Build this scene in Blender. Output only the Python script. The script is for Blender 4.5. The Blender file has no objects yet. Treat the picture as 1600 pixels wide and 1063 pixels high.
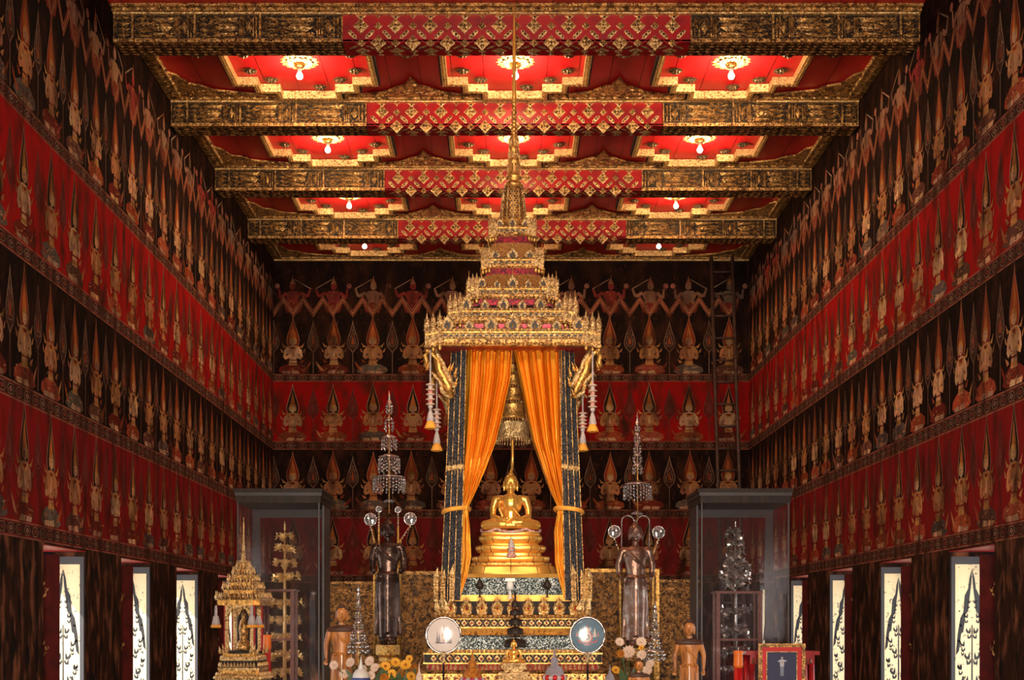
import bpy, math, random
from math import sin, cos, pi, radians
from mathutils import Vector, Matrix
random.seed(7)
S = bpy.context.scene
COL = S.collection
# ------------------------------------------------------------------ camera
FPX, VPX, VPY, CX, EZ = 2200.0, 787.0, 975.0, -0.16, 1.9
cam = bpy.data.cameras.new('camera'); cam_o = bpy.data.objects.new('camera', cam); COL.objects.link(cam_o)
cam.sensor_width = 36.0; cam.lens = FPX / 1600 * 36.0
cam.shift_x = (800 - VPX) / 1600; cam.shift_y = (VPY - 531.5) / 1600
cam_o.location = (CX, 0, EZ); cam_o.rotation_euler = (pi / 2, 0, 0)
cam.clip_end = 500
S.camera = cam_o
def W(px, py, Y): return Vector(((px - VPX) * Y / FPX + CX, Y, EZ + (VPY - py) * Y / FPX))
# ------------------------------------------------------------------ view + world
S.view_settings.view_transform = 'Standard'; S.view_settings.look = 'None'
S.view_settings.gamma = 1; S.view_settings.use_curve_mapping = False
S.view_settings.exposure = 0.0
wd = bpy.data.worlds.new('daylight'); S.world = wd; wd.use_nodes = True
wn = wd.node_tree.nodes; wn['Background'].inputs[0].default_value = (0.93, 0.96, 1.0, 1); wn['Background'].inputs[1].default_value = 5.0
def lamp(name, kind, loc, energy, color, **k):
    l = bpy.data.lights.new(name, kind); l.energy = energy; l.color = color
    for a, b in k.items():
        if a != 'target': setattr(l, a, b)
    o = bpy.data.objects.new(name, l); COL.objects.link(o); o.location = loc
    if 'target' in k: o.rotation_euler = (Vector(k['target']) - Vector(loc)).to_track_quat('-Z', 'Y').to_euler()
    return o
WARM = (1.0, 0.72, 0.42)
# spotlights hung from the front beams (their housings are built further down)
SPOTS = [((-1.7, 8.2, 8.6), (-0.1, 17.0, 2.9), 650, 24), ((1.7, 8.2, 8.6), (-0.1, 17.0, 2.9), 650, 24),
         ((-3.2, 7.0, 8.7), (4.9, 15.5, 6.4), 1250, 85), ((3.2, 7.0, 8.7), (-4.9, 15.5, 6.4), 700, 85),
         ((0.0, 11.0, 8.7), (0.0, 27.0, 3.0), 20, 60)]
for i, (p, t, e, a) in enumerate(SPOTS):
    lamp('spot_light', 'SPOT', p, e, (1.0, 0.80, 0.56), spot_size=radians(a), spot_blend=0.8, shadow_soft_size=0.08, target=t)
# warm fill lamp added in the unseen front doorway to brighten throne and offerings
lamp('doorway_fill', 'AREA', (0, -3.95, 2.1), 950, (1.0, 0.84, 0.68), shape='RECTANGLE', size=3.1, size_y=4.0, target=(0, 18, 2.2), spread=radians(110))
lamp('sun', 'SUN', (-20, 0, 20), 7.0, (1.0, .95, .86), angle=.009, target=(-20 + .5 * 20, .8 * 20, 20 - .55 * 20))

# ------------------------------------------------------------------ materials
def mat(name, base=(.5, .5, .5), rough=.5, metal=0.0, attr=False, noise=None, bump=None, spec=None, emit=None, noise2=None, scale=(1, 1, 1), trans=0, coat=0, sheen=0):
    m = bpy.data.materials.new(name); m.use_nodes = True; nt = m.node_tree; N = nt.nodes; L = nt.links
    b = N['Principled BSDF']; b.inputs['Roughness'].default_value = rough; b.inputs['Metallic'].default_value = metal
    b.inputs['Base Color'].default_value = (*base, 1)
    if spec is not None: b.inputs['Specular IOR Level'].default_value = spec
    if trans: b.inputs['Transmission Weight'].default_value = trans
    if coat: b.inputs['Coat Weight'].default_value = coat
    if sheen: b.inputs['Sheen Weight'].default_value = sheen
    if emit: b.inputs['Emission Color'].default_value = (*emit[0], 1); b.inputs['Emission Strength'].default_value = emit[1]
    tc = N.new('ShaderNodeTexCoord'); mp = N.new('ShaderNodeMapping'); L.new(tc.outputs['Object'], mp.inputs[0]); mp.inputs['Scale'].default_value = scale
    cur = None
    if attr:
        a = N.new('ShaderNodeAttribute'); a.attribute_name = 'Col'; cur = a.outputs['Color']
    def mixin(cur, spec_):
        col, sc, lo, hi, det = spec_
        n = N.new('ShaderNodeTexNoise'); n.inputs['Scale'].default_value = sc; n.inputs['Detail'].default_value = det; L.new(mp.outputs[0], n.inputs['Vector'])
        r = N.new('ShaderNodeMapRange'); r.inputs['From Min'].default_value = lo; r.inputs['From Max'].default_value = hi; L.new(n.outputs['Fac'], r.inputs['Value'])
        x = N.new('ShaderNodeMix'); x.data_type = 'RGBA'; L.new(r.outputs[0], x.inputs[0])
        if cur is None: x.inputs[6].default_value = (*base, 1)
        else: L.new(cur, x.inputs[6])
        x.inputs[7].default_value = (*col, 1)
        return x.outputs[2]
    if noise: cur = mixin(cur, noise)
    if noise2: cur = mixin(cur, noise2)
    if cur is not None: L.new(cur, b.inputs['Base Color'])
    if bump:
        kind, sc, st = bump
        if kind == 'v': t = N.new('ShaderNodeTexVoronoi'); out = 'Distance'
        else: t = N.new('ShaderNodeTexNoise'); out = 'Fac'; t.inputs['Detail'].default_value = 4
        t.inputs['Scale'].default_value = sc; L.new(tc.outputs['Object'], t.inputs['Vector'])
        bp = N.new('ShaderNodeBump'); bp.inputs['Strength'].default_value = st; bp.inputs['Distance'].default_value = 0.02
        L.new(t.outputs[out], bp.inputs['Height']); L.new(bp.outputs[0], b.inputs['Normal'])
    return m
M = {}
M['mural'] = mat('painted_mural', rough=.95, attr=True, scale=(2.2, 2.2, .9), noise=((.035, .013, .008), 2.2, .45, .74, 9), noise2=((.10, .035, .022), 9, .60, .80, 5), spec=.02)
M['plaster'] = mat('worn_wall', (.035, .015, .009), .9, scale=(2.6, 2.6, 1), noise=((.20, .075, .038), 2.3, .50, .68, 10), noise2=((.012, .010, .009), 2.7, .50, .64, 8), spec=.03)
M['red_ceiling'] = mat('red_ceiling_paint', (.58, .008, .012), .45, noise=((.44, .006, .008), 1.2, .4, .7, 4))
M['red_lacquer'] = mat('red_lacquer', (.40, .008, .010), .35, noise=((.22, .006, .010), 6, .4, .7, 4))
M['gold'] = mat('gilding', (.90, .50, .13), .34, .75, noise=((.30, .13, .03), 26, .46, .66, 4), bump=('n', 60, .35))
M['gold_pale'] = mat('pale_gilding', (.90, .62, .28), .34, .65, noise=((.28, .14, .04), 34, .47, .66, 4), bump=('v', 70, .5))
M['gold_smooth'] = mat('polished_gold', (1.0, .55, .12), .30, .68, noise=((.85, .40, .07), 5, .4, .7, 3))
M['gold_old'] = mat('aged_gilding', (.74, .40, .12), .40, .60, noise=((.16, .07, .02), 13, .44, .62, 6), noise2=((.05, .02, .008), 50, .52, .60, 2), bump=('n', 45, .5))
M['gold_dim'] = mat('shaded_gilding', (.26, .16, .08), .42, .6, noise=((.05, .03, .015), 40, .45, .6, 3))  # ceiling rosettes: shade of their downward faces put into a darker gilt
M['gold_dark'] = mat('dark_backing', (.016, .009, .006), .7)
M['lattice'] = mat('net_gilding', (.42, .19, .05), .5, .5, bump=('v', 60, .6))
M['paint'] = mat('paint', rough=.55, attr=True)
M['tree_gold'] = mat('tree_gilding', (1.0, .66, .25), .35, .5)
M['silver'] = mat('silver', (.75, .70, .66), .25, .9, noise=((.25, .20, .18), 14, .5, .7, 4))
M['bronze'] = mat('dark_bronze', (.075, .045, .035), .27, .7, noise=((.20, .12, .09), 9, .45, .7, 5), bump=('n', 60, .25))
M['bronze_light'] = mat('coppery_bronze', (.30, .17, .12), .30, .75, noise=((.50, .40, .34), 14, .48, .7, 5), bump=('n', 60, .35))
M['brown_cloth'] = mat('dark_brown_paint', (.070, .030, .018), .5, noise=((.13, .05, .02), 12, .45, .7, 4))
M['wood'] = mat('orange_wood', (.66, .25, .055), .38, scale=(9, 9, 1), noise=((.24, .07, .02), 4, .42, .7, 6), coat=.3)
M['dark_wood'] = mat('dark_wood', (.020, .013, .010), .5, spec=.25, scale=(4, 4, 1), noise=((.042, .024, .016), 5, .4, .7, 4))
M['case_wood'] = mat('grey_brown_case_wood', (.055, .046, .044), .45, noise=((.045, .036, .034), 5, .4, .7, 4))
M['red_wood'] = mat('red_brown_wood', (.15, .028, .014), .4, noise=((.20, .06, .03), 24, .45, .7, 4))
M['ladder'] = mat('ladder_wood', (.045, .018, .012), .6, noise=((.09, .04, .025), 8, .45, .7, 4))
M['floor'] = mat('polished_floor', (.12, .03, .02), .3)
M['ground'] = mat('sunlit_ground', (.55, .52, .48), .9)
M['dark'] = mat('black', (.012, .010, .012), .4)
M['charcoal'] = mat('black_glass_mosaic', (.022, .022, .024), .25, noise=((.16, .15, .15), 90, .60, .68, 1), bump=('v', 90, .5))
M['frame_grey'] = mat('shutter_frame', (.045, .043, .05), .5)
M['shutter_red'] = mat('shutter_red', (.085, .008, .006), .7, noise=((.04, .006, .005), 5, .4, .65, 5), spec=.15)
M['wax_red'] = mat('red_wax', (.55, .01, .012), .35); M['wax_orange'] = mat('orange_wax', (.95, .22, .03), .4)
M['white'] = mat('white_enamel', (.8, .76, .7), .4)
M['leaf'] = mat('leaf_green', (.05, .09, .02), .5); M['yellow'] = mat('yellow_petals', (.85, .42, .03), .6)
M['cream'] = mat('cream_petals', (.75, .55, .42), .6)
M['garland'] = mat('pink_garland', (.75, .22, .22), .7, noise=((.85, .65, .5), 60, .45, .6, 2), bump=('v', 80, .8))
M['tassel'] = mat('orange_tassel', (.95, .42, .05), .7); M['tassel_white'] = mat('white_flower_string', (.72, .62, .60), .7, bump=('v', 90, .8))
M['bulb'] = mat('lit_bulb', (1, 1, 1), .5, emit=((1.0, .80, .50), 30))
# curtain satin
M['satin'] = mat('gold_satin', (.84, .31, .010), .27, .55, noise=((.90, .40, .03), 3, .4, .6, 2))
def mosaic(name, sc, lo, hi, cA=(.55, .62, .62), cB=(.03, .05, .055)):
    m = bpy.data.materials.new(name); m.use_nodes = True; nt = m.node_tree; N = nt.nodes; L = nt.links; b = N['Principled BSDF']
    tc = N.new('ShaderNodeTexCoord'); v = N.new('ShaderNodeTexVoronoi'); v.inputs['Scale'].default_value = sc; L.new(tc.outputs['Object'], v.inputs['Vector'])
    s = N.new('ShaderNodeSeparateColor'); L.new(v.outputs['Color'], s.inputs[0])
    r = N.new('ShaderNodeMapRange'); r.inputs['From Min'].default_value = lo; r.inputs['From Max'].default_value = hi; L.new(s.outputs[0], r.inputs[0])
    x = N.new('ShaderNodeMix'); x.data_type = 'RGBA'; x.inputs[6].default_value = (*cB, 1); x.inputs[7].default_value = (*cA, 1); L.new(r.outputs[0], x.inputs[0]); L.new(x.outputs[2], b.inputs['Base Color'])
    b.inputs['Metallic'].default_value = .5; b.inputs['Roughness'].default_value = .25
    bp = N.new('ShaderNodeBump'); bp.inputs['Strength'].default_value = .7; bp.inputs['Distance'].default_value = .01; L.new(s.outputs[1], bp.inputs['Height']); L.new(bp.outputs[0], b.inputs['Normal'])
    return m
M['mirror'] = mosaic('mirror_mosaic', 95, .55, .85, (.50, .60, .62), (.02, .035, .04))
M['glitter_red'] = mosaic('red_mirror_band', 70, .3, .9, (.42, .008, .025), (.07, .0, .006))
# gold-on-black lacquer
def lacquer(name, sc, lo, hi, gold=(.50, .27, .07), dark=(.020, .014, .010), dist=1.5, metal=.35):
    m = bpy.data.materials.new(name); m.use_nodes = True; nt = m.node_tree; N = nt.nodes; L = nt.links; b = N['Principled BSDF']
    tc = N.new('ShaderNodeTexCoord'); n = N.new('ShaderNodeTexNoise'); n.inputs['Scale'].default_value = sc; n.inputs['Detail'].default_value = 10; n.inputs['Roughness'].default_value = .66; n.inputs['Distortion'].default_value = dist
    L.new(tc.outputs['Object'], n.inputs['Vector'])
    r = N.new('ShaderNodeMapRange'); r.inputs['From Min'].default_value = lo; r.inputs['From Max'].default_value = hi; L.new(n.outputs['Fac'], r.inputs[0])
    x = N.new('ShaderNodeMix'); x.data_type = 'RGBA'; x.inputs[6].default_value = (*dark, 1); x.inputs[7].default_value = (*gold, 1); L.new(r.outputs[0], x.inputs[0]); L.new(x.outputs[2], b.inputs['Base Color'])
    b.inputs['Roughness'].default_value = .55; b.inputs['Specular IOR Level'].default_value = .25; mm = N.new('ShaderNodeMath'); mm.operation = 'MULTIPLY'; mm.inputs[1].default_value = metal; L.new(r.outputs[0], mm.inputs[0]); L.new(mm.outputs[0], b.inputs['Metallic'])
    return m
M['lacquer'] = lacquer('gilt_lacquer', 15, .42, .60, gold=(.46, .22, .055), dark=(.030, .016, .008), dist=.7, metal=.2)
M['carved_ground'] = lacquer('carved_ground', 26, .52, .60, gold=(.30, .15, .04), dark=(.012, .007, .005), dist=.8)
M['lacquer_fine'] = lacquer('fine_gilt_lacquer', 16, .36, .42, gold=(.85, .70, .42), dark=(.10, .09, .10), dist=.6, metal=.1)
def glass(name, tint=(.93, .95, .95), gl=.10, df=.03):
    m = bpy.data.materials.new(name); m.use_nodes = True; nt = m.node_tree; N = nt.nodes; L = nt.links; N.remove(N['Principled BSDF'])
    o = N['Material Output']; t = N.new('ShaderNodeBsdfTransparent'); t.inputs[0].default_value = (*tint, 1)
    g = N.new('ShaderNodeBsdfGlossy'); g.inputs['Roughness'].default_value = .08; d = N.new('ShaderNodeBsdfDiffuse'); d.inputs[0].default_value = (.5, .5, .52, 1)
    a = N.new('ShaderNodeMixShader'); a.inputs[0].default_value = gl; L.new(t.outputs[0], a.inputs[1]); L.new(g.outputs[0], a.inputs[2])
    c = N.new('ShaderNodeMixShader'); c.inputs[0].default_value = df; L.new(a.outputs[0], c.inputs[1]); L.new(d.outputs[0], c.inputs[2]); L.new(c.outputs[0], o.inputs[0])
    return m
M['glass'] = glass('case_glass', (.97, .97, .98), .05, .006); M['crystal'] = glass('crystal', (.9, .88, .86), .5, .22); M['plastic'] = glass('clear_plastic_wrap', (.97, .97, .97), .045, .03)
M['plastic'].node_tree.nodes['Glossy BSDF'].inputs['Roughness'].default_value = .18
M['satin'].node_tree.nodes['Principled BSDF'].inputs['Specular IOR Level'].default_value = .6

# ------------------------------------------------------------------ mesh builder
class MB:
    def __init__(s): s.v = []; s.f = []; s.m = []; s.c = []; s.mats = []; s.sm = []
    def mi(s, k):
        if k not in s.mats: s.mats.append(k)
        return s.mats.index(k)
    def add(s, vs, fs, k, col=(1, 1, 1), smooth=False):
        b = len(s.v); s.v.extend([tuple(v) for v in vs]); i = s.mi(k)
        for f in fs: s.f.append(tuple(b + j for j in f)); s.m.append(i); s.c.append(col); s.sm.append(smooth)
    def box(s, x0, x1, y0, y1, z0, z1, k, col=(1, 1, 1)):
        s.add([(x, y, z) for x in (x0, x1) for y in (y0, y1) for z in (z0, z1)], [(0, 1, 3, 2), (4, 6, 7, 5), (0, 4, 5, 1), (2, 3, 7, 6), (0, 2, 6, 4), (1, 5, 7, 3)], k, col)
    def loft(s, rings, k, col=(1, 1, 1), cap=True, smooth=False):
        n = len(rings[0]); vs = [v for r in rings for v in r]; fs = []
        for i in range(len(rings) - 1):
            for j in range(n): fs.append((i * n + j, i * n + (j + 1) % n, (i + 1) * n + (j + 1) % n, (i + 1) * n + j))
        if cap: fs.append(tuple(range(n))[::-1]); fs.append(tuple((len(rings) - 1) * n + j for j in range(n)))
        s.add(vs, fs, k, col, smooth)
    def lathe(s, c, prof, k, seg=20, col=(1, 1, 1), cap=True, smooth=True, sx=1, sy=1):
        s.loft([[(c[0] + r * cos(2 * pi * j / seg) * sx, c[1] + r * sin(2 * pi * j / seg) * sy, c[2] + z) for j in range(seg)] for r, z in prof], k, col, cap, smooth)
    def tube(s, pts, r, k, seg=8, col=(1, 1, 1), smooth=True):
        pts = [Vector(p) for p in pts]; rings = []
        for i, p in enumerate(pts):
            d = (pts[min(i + 1, len(pts) - 1)] - pts[max(i - 1, 0)]).normalized()
            a = Vector((0, 0, 1)) if abs(d.z) < .9 else Vector((0, 1, 0)); u = d.cross(a).normalized(); w = d.cross(u)
            rr = r[i] if isinstance(r, (list, tuple)) else r
            rings.append([tuple(p + (u * cos(2 * pi * j / seg) + w * sin(2 * pi * j / seg)) * rr) for j in range(seg)])
        s.loft(rings, k, col, True, smooth)
    def ell(s, c, r, k, seg=16, rg=10, col=(1, 1, 1), rot=None):
        rr = []
        for i in range(1, rg):
            t = pi * i / rg
            rr.append([Vector((r[0] * sin(t) * cos(2 * pi * j / seg), r[1] * sin(t) * sin(2 * pi * j / seg), -r[2] * cos(t))) for j in range(seg)])
        top = Vector((0, 0, -r[2])); bot = Vector((0, 0, r[2]))
        vs = [top] + [v for q in rr for v in q] + [bot]
        if rot: vs = [rot @ v for v in vs]
        C = Vector(c); vs = [C + v for v in vs]; n = len(vs) - 1; fs = []
        for j in range(seg): fs.append((0, 1 + (j + 1) % seg, 1 + j)); fs.append((n, n - seg + j, n - seg + (j + 1) % seg))
        for i in range(rg - 2):
            for j in range(seg):
                a = 1 + i * seg; b = a + seg; fs.append((a + j, a + (j + 1) % seg, b + (j + 1) % seg, b + j))
        s.add(vs, fs, k, col, True)
    # relief: 2-D polygon raised on frame (o,u,v,n); apex=True -> hipped like carved gilding
    def relief(s, poly, fr, h, k, col=(1, 1, 1), apex=True, base=0.0):
        o, u, v, n = fr; P = [o + u * a + v * b + n * base for a, b in poly]; N_ = len(P)
        if apex:
            c = sum(P, Vector()) / N_ + n * h
            s.add(P + [c], [(i, (i + 1) % N_, N_) for i in range(N_)], k, col)
        else:
            T = [p + n * h for p in P]
            s.add(P + T, [(i, (i + 1) % N_, N_ + (i + 1) % N_, N_ + i) for i in range(N_)] + [tuple(N_ + i for i in range(N_))], k, col)
    def flat(s, poly, fr, off, k, col): # painted patch
        o, u, v, n = fr; s.add([o + u * a + v * b + n * off for a, b in poly], [tuple(range(len(poly)))], k, col)
    def build(s, name, parent=None, loc=None, label=None):
        me = bpy.data.meshes.new(name)
        L0 = Vector(loc) if loc is not None else Vector((0, 0, 0))
        me.from_pydata([tuple(Vector(v) - L0) for v in s.v] if loc is not None else s.v, [], s.f)
        for k in s.mats: me.materials.append(M[k])
        me.polygons.foreach_set('material_index', s.m); me.polygons.foreach_set('use_smooth', s.sm)
        if any(M[k].name in ('painted_mural', 'paint') for k in s.mats):
            ca = me.color_attributes.new('Col', 'FLOAT_COLOR', 'CORNER'); buf = []
            for f, c in zip(s.f, s.c): buf.extend((c[0], c[1], c[2], 1.0) * len(f))
            ca.data.foreach_set('color', buf)
        me.update()
        o = bpy.data.objects.new(name, me); COL.objects.link(o)
        if loc is not None: o.location = L0
        if parent is not None:
            o.parent = parent
            # parts are modelled in world coordinates: bring them into the parent's space
            if parent.type == 'EMPTY' or True:
                base = Vector((0, 0, 0)); p = parent
                while p: base += p.location; p = p.parent
                o.location = L0 - base
        if label: o['label'] = label
        return o
def tag(o, label, cat, group=None):
    o['label'] = label; o['category'] = cat
    if group: o['group'] = group
    return o
def empty(name, loc, label=None, cat=None, group=None, kind=None):
    o = bpy.data.objects.new(name, None); COL.objects.link(o); o.location = loc; o.empty_display_size = .1
    if label: tag(o, label, cat, group)
    if kind: o['kind'] = kind
    return o
def struct(mb, name, parent=None):
    o = mb.build(name, parent)
    if parent is None: o['kind'] = 'structure'
    return o
def copy_tree(o, parent=None):
    c = o.copy(); COL.objects.link(c)
    if parent: c.parent = parent
    for ch in list(o.children): copy_tree(ch, c)
    return c
V = Vector
def redent(h, n, z, c=(0, 0), steps=2, hy=None):
    hy = hy or h; q = []
    for i in range(steps + 1):
        a = (h - i * n, hy - (steps - i) * n); q.append(a)
        if i < steps: q.append((h - (i + 1) * n, hy - (steps - i) * n))
    pts = list(q); pts += [(-x, y) for x, y in q[::-1]]; pts += [(-x, -y) for x, y in q]; pts += [(x, -y) for x, y in q[::-1]]
    return [(c[0] + x, c[1] + y, z) for x, y in pts]

# ------------------------------------------------------------------ setting geometry
WX, YB, Y0 = 5.0, 29.6, -4.0
BAY, WIN0, WINW = 3.02, 14.8, 1.5
BY = [17.42, 20.43, 23.55, 26.57]             # beam fronts
def dz(y): return .009 * (y - 17.42)
ZC = EZ + 7.62
# painted mural drawing ----------------------------------------------------
def jit(c, a=.25): k = 1 + random.uniform(-a, a); return tuple(max(0, x * k * (1 + random.uniform(-.08, .08))) for x in c)
BLK, RED = (.011, .006, .005), (.31, .008, .008)
PALE, TAN, RUST, DRED, GREY, GOLDP = (.60, .34, .18), (.40, .17, .07), (.30, .06, .022), (.17, .025, .016), (.11, .085, .07), (.42, .20, .06)
def ogive(w, z0, zm, z1, n=7, c=0.0):
    L = []; R = []
    for i in range(n + 1):
        t = i / n
        if t < .35: q = t / .35; ww = w * (0.72 + .28 * sin(q * pi / 2)); zz = z0 + (zm - z0) * q
        else: q = (t - .35) / .65; ww = w * (1 - q) ** 1.35 * (1 + .15 * sin(q * pi)); zz = zm + (z1 - zm) * q
        L.append((c - ww, zz)); R.append((c + ww, zz))
    return [(a, b) for a, b in R] + [(a, b) for a, b in L[::-1][1:]]
def circ(cx, cz, rx, rz, n=10): return [(cx + rx * cos(2 * pi * i / n), cz + rz * sin(2 * pi * i / n)) for i in range(n)]
def stroke(p, q, w, w2=None):
    w2 = w if w2 is None else w2; d = V((q[0] - p[0], q[1] - p[1])); d = d / (d.length + 1e-6); m = V((-d.y, d.x))
    return [(p[0] + m.x * w, p[1] + m.y * w), (p[0] - m.x * w, p[1] - m.y * w), (q[0] - m.x * w2, q[1] - m.y * w2), (q[0] + m.x * w2, q[1] + m.y * w2)]
def figure(mb, o, u, v, n, dark, sc=1.0, flip=1, wear_shade=1.0):
    fr = (o, u * flip * sc, v * sc, n); lv = [0.003]
    def P(poly, c, a=.2):
        mb.flat(poly, fr, lv[0], 'mural', jit(tuple(x * wear_shade for x in c), a)); lv[0] += .00012
    body = random.choice([PALE, TAN, TAN, (.40, .20, .10)]); skin = random.choice([PALE, (.46, .27, .17), (.36, .20, .12)])
    cloth = random.choice([DRED, RUST, GREY, (.12, .05, .035), (.30, .06, .03)])
    # halo
    if dark: P(ogive(.145, .58, .74, 1.25), (.34, .14, .07)); P(ogive(.130, .59, .74, 1.20), (.20, .028, .014)); P(ogive(.085, .62, .76, 1.10), (.36, .07, .02)); P(ogive(.04, .74, .84, 1.06), (.48, .18, .04))
    else: P(ogive(.140, .56, .72, 1.23), (.34, .20, .13)); P(ogive(.126, .57, .72, 1.18), (.022, .013, .010), 0); P(ogive(.07, .68, .76, 1.04), (.20, .07, .03)); P(ogive(.035, .76, .82, 1.06), GOLDP)
    # legs and cloth flames
    P([(-.34, .04), (-.24, 0), (.22, 0), (.31, .05), (.29, .13), (.14, .20), (-.12, .21), (-.27, .15)], cloth)
    for a in range(3): P([(-.18 - .03 * a, .05), (-.28 - .02 * a, .07 + .02 * a), (-.37 - .008 * a, .19 + .04 * a), (-.27 - .01 * a, .14 + .01 * a)], random.choice([RUST, DRED, TAN]))
    P([(-.14, 0), (.02, 0), (.04, .055), (-.10, .07)], skin); P([(.05, 0), (.20, 0), (.23, .05), (.07, .06)], skin)
    for i in range(14):
        a = random.uniform(-.28, .24); b = random.uniform(.02, .16); P(stroke((a, b), (a + random.uniform(.02, .09), b + random.uniform(-.03, .05)), .006, .003), random.choice([PALE, TAN, DRED, BLK, GOLDP]))
    # torso
    P([(-.09, .18), (.09, .18), (.075, .33), (.16, .50), (.14, .57), (.05, .60), (-.05, .60), (-.14, .57), (-.16, .50), (-.075, .33)], body)
    for sg in (-1, 1):
        P([(sg * .13, .56), (sg * .19, .50), (sg * .21, .36), (sg * .16, .33), (sg * .13, .44)], jit(body))
        P([(sg * .21, .36), (sg * .17, .30), (sg * .02, .36), (sg * .015, .43), (sg * .09, .40)], jit(body))
        P([(sg * .13, .57), (sg * .20, .55), (sg * .245, .66), (sg * .19, .60)], GOLDP)
        P([(sg * .20, .44), (sg * .25, .46), (sg * .27, .54), (sg * .23, .50)], TAN)
        if sg < 0: P([(sg * .14, .24), (sg * .20, .22), (sg * .25, .31), (sg * .17, .27)], random.choice([RUST, TAN]))
    P([(-.02, .36), (.02, .36), (.012, .50), (0, .53), (-.012, .50)], skin)
    P([(-.10, .58), (.10, .58), (.05, .50), (-.05, .50)], GOLDP); P([(-.06, .57), (.06, .57), (.03, .53), (-.03, .53)], DRED)
    P([(-.08, .24), (.08, .24), (.10, .19), (-.10, .19)], GOLDP); P([(-.08, .30), (.08, .30), (.08, .28), (-.08, .28)], DRED)
    for i in range(16):
        a = random.uniform(-.15, .15); b = random.uniform(.2, .56); P(stroke((a, b), (a + random.uniform(-.03, .03), b + random.uniform(.02, .06)), .007, .003), random.choice([PALE, TAN, DRED, RUST, RUST, GOLDP]))
    # head and crown
    P(circ(0, .68, .058, .078), skin, .1)
    P([(-.07, .72), (.07, .72), (.055, .77), (0, .80), (-.055, .77)], GOLDP); P([(-.045, .77), (.045, .77), (.018, .90), (0, 1.02), (-.018, .90)], (.40, .12, .03))
    for sg in (-1, 1):
        P([(sg * .055, .72), (sg * .085, .72), (sg * .075, .62), (sg * .052, .64)], GOLDP)
        P(stroke((sg * .012, .690), (sg * .036, .695), .004), BLK, 0)
    P(stroke((-.014, .645), (.014, .645), .004), DRED); P(stroke((0, .69), (.003, .662), .003), TAN)
def fan(mb, o, u, v, n, dark, wear_shade=1.0):
    fr = (o, u, v, n); lv = [.003]
    def P(poly, c, a=.2): mb.flat(poly, fr, lv[0], 'mural', jit(tuple(x * wear_shade for x in c), a)); lv[0] += .00012
    A = (.24, .14, .09) if dark else (.15, .045, .035); B = (.045, .022, .016) if dark else (.13, .018, .014)
    P(stroke((0, 0), (0, .60), .007), A); P([(-.088, .535), (0, .42), (.088, .535)], A); P(ogive(.125, .52, .66, 1.12), A); P([(-.074, .535), (0, .445), (.074, .535)], B, 0); P(ogive(.112, .53, .66, 1.05), B, 0)
    P(ogive(.070, .56, .66, .92), A); P(ogive(.060, .57, .66, .89), B); P(ogive(.032, .60, .66, .80), RUST if dark else A)
    for i in range(18):
        a = random.uniform(-.095, .095); b = random.uniform(.55, .95 - abs(a) * 2.2); P(stroke((a, b), (a * .8, b + .035), .006, .002), A)
def zigzag(mb, x0, x1, z, o, u, v, n, p=.84):
    fr = (o, u, v, n); k = int((x1 - x0) / (p / 2)) + 1
    for i in range(k):
        a = x0 + i * p / 2; up = i % 2 == 0; za, zb = (0, .30) if up else (.30, 0)
        for off, w, c, lv in ((0, .075, (.30, .12, .06), .0030), (0, .058, (.13, .022, .014), .0033), (.004, .018, (.32, .15, .07), .0036)):
            pl = [(a, z + za - w), (a + p / 2, z + zb - w), (a + p / 2, z + zb + w), (a, z + za + w)]; mb.flat(pl, fr, lv + .0045, 'mural', jit(c, .12))
def flyer(mb, o, u, v, n, wear_shade=1.0):
    fr = (o, u * random.choice((-1, 1)), v, n); lv = [.0040]; sk = random.choice([(.22, .11, .07), (.28, .13, .08), (.22, .03, .025), (.14, .09, .07)])
    def P(poly, c, a=.15): mb.flat(poly, fr, lv[0], 'mural', jit(tuple(x * wear_shade for x in c), a)); lv[0] += .00012
    P([(-.12, -.02), (.12, -.02), (.13, .20), (.17, .32), (.08, .38), (-.08, .38), (-.17, .32), (-.10, .18)], sk); P([(-.14, -.08), (.14, -.08), (.2, .06), (0, .14), (-.2, .08)], DRED)
    P(circ(.02, .47, .065, .08), sk); P([(-.05, .52), (.08, .52), (.03, .62), (.02, .70), (0, .62)], (.25, .09, .04))
    P(stroke((-.15, .34), (-.30, .26), .035, .03), sk); P(stroke((-.30, .26), (-.36, .42), .03, .022), sk); P(stroke((-.37, .42), (-.02, .62), .012, .006), (.36, .22, .14))
    P(stroke((.15, .34), (.28, .22), .035, .028), sk); P(stroke((.28, .22), (.30, .42), .028, .022), sk); P(circ(.34, .48, .055, .055), (.32, .12, .08))
    for i in range(10):
        a = random.uniform(-.13, .13); b = random.uniform(.0, .35); P(stroke((a, b), (a + random.uniform(-.04, .04), b + .04), .007, .003), random.choice([TAN, DRED, GOLDP]))
BANDS = [(5.09, 5.25), (3.66, 3.84), (2.22, 2.40), (.86, 1.03)]
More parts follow.
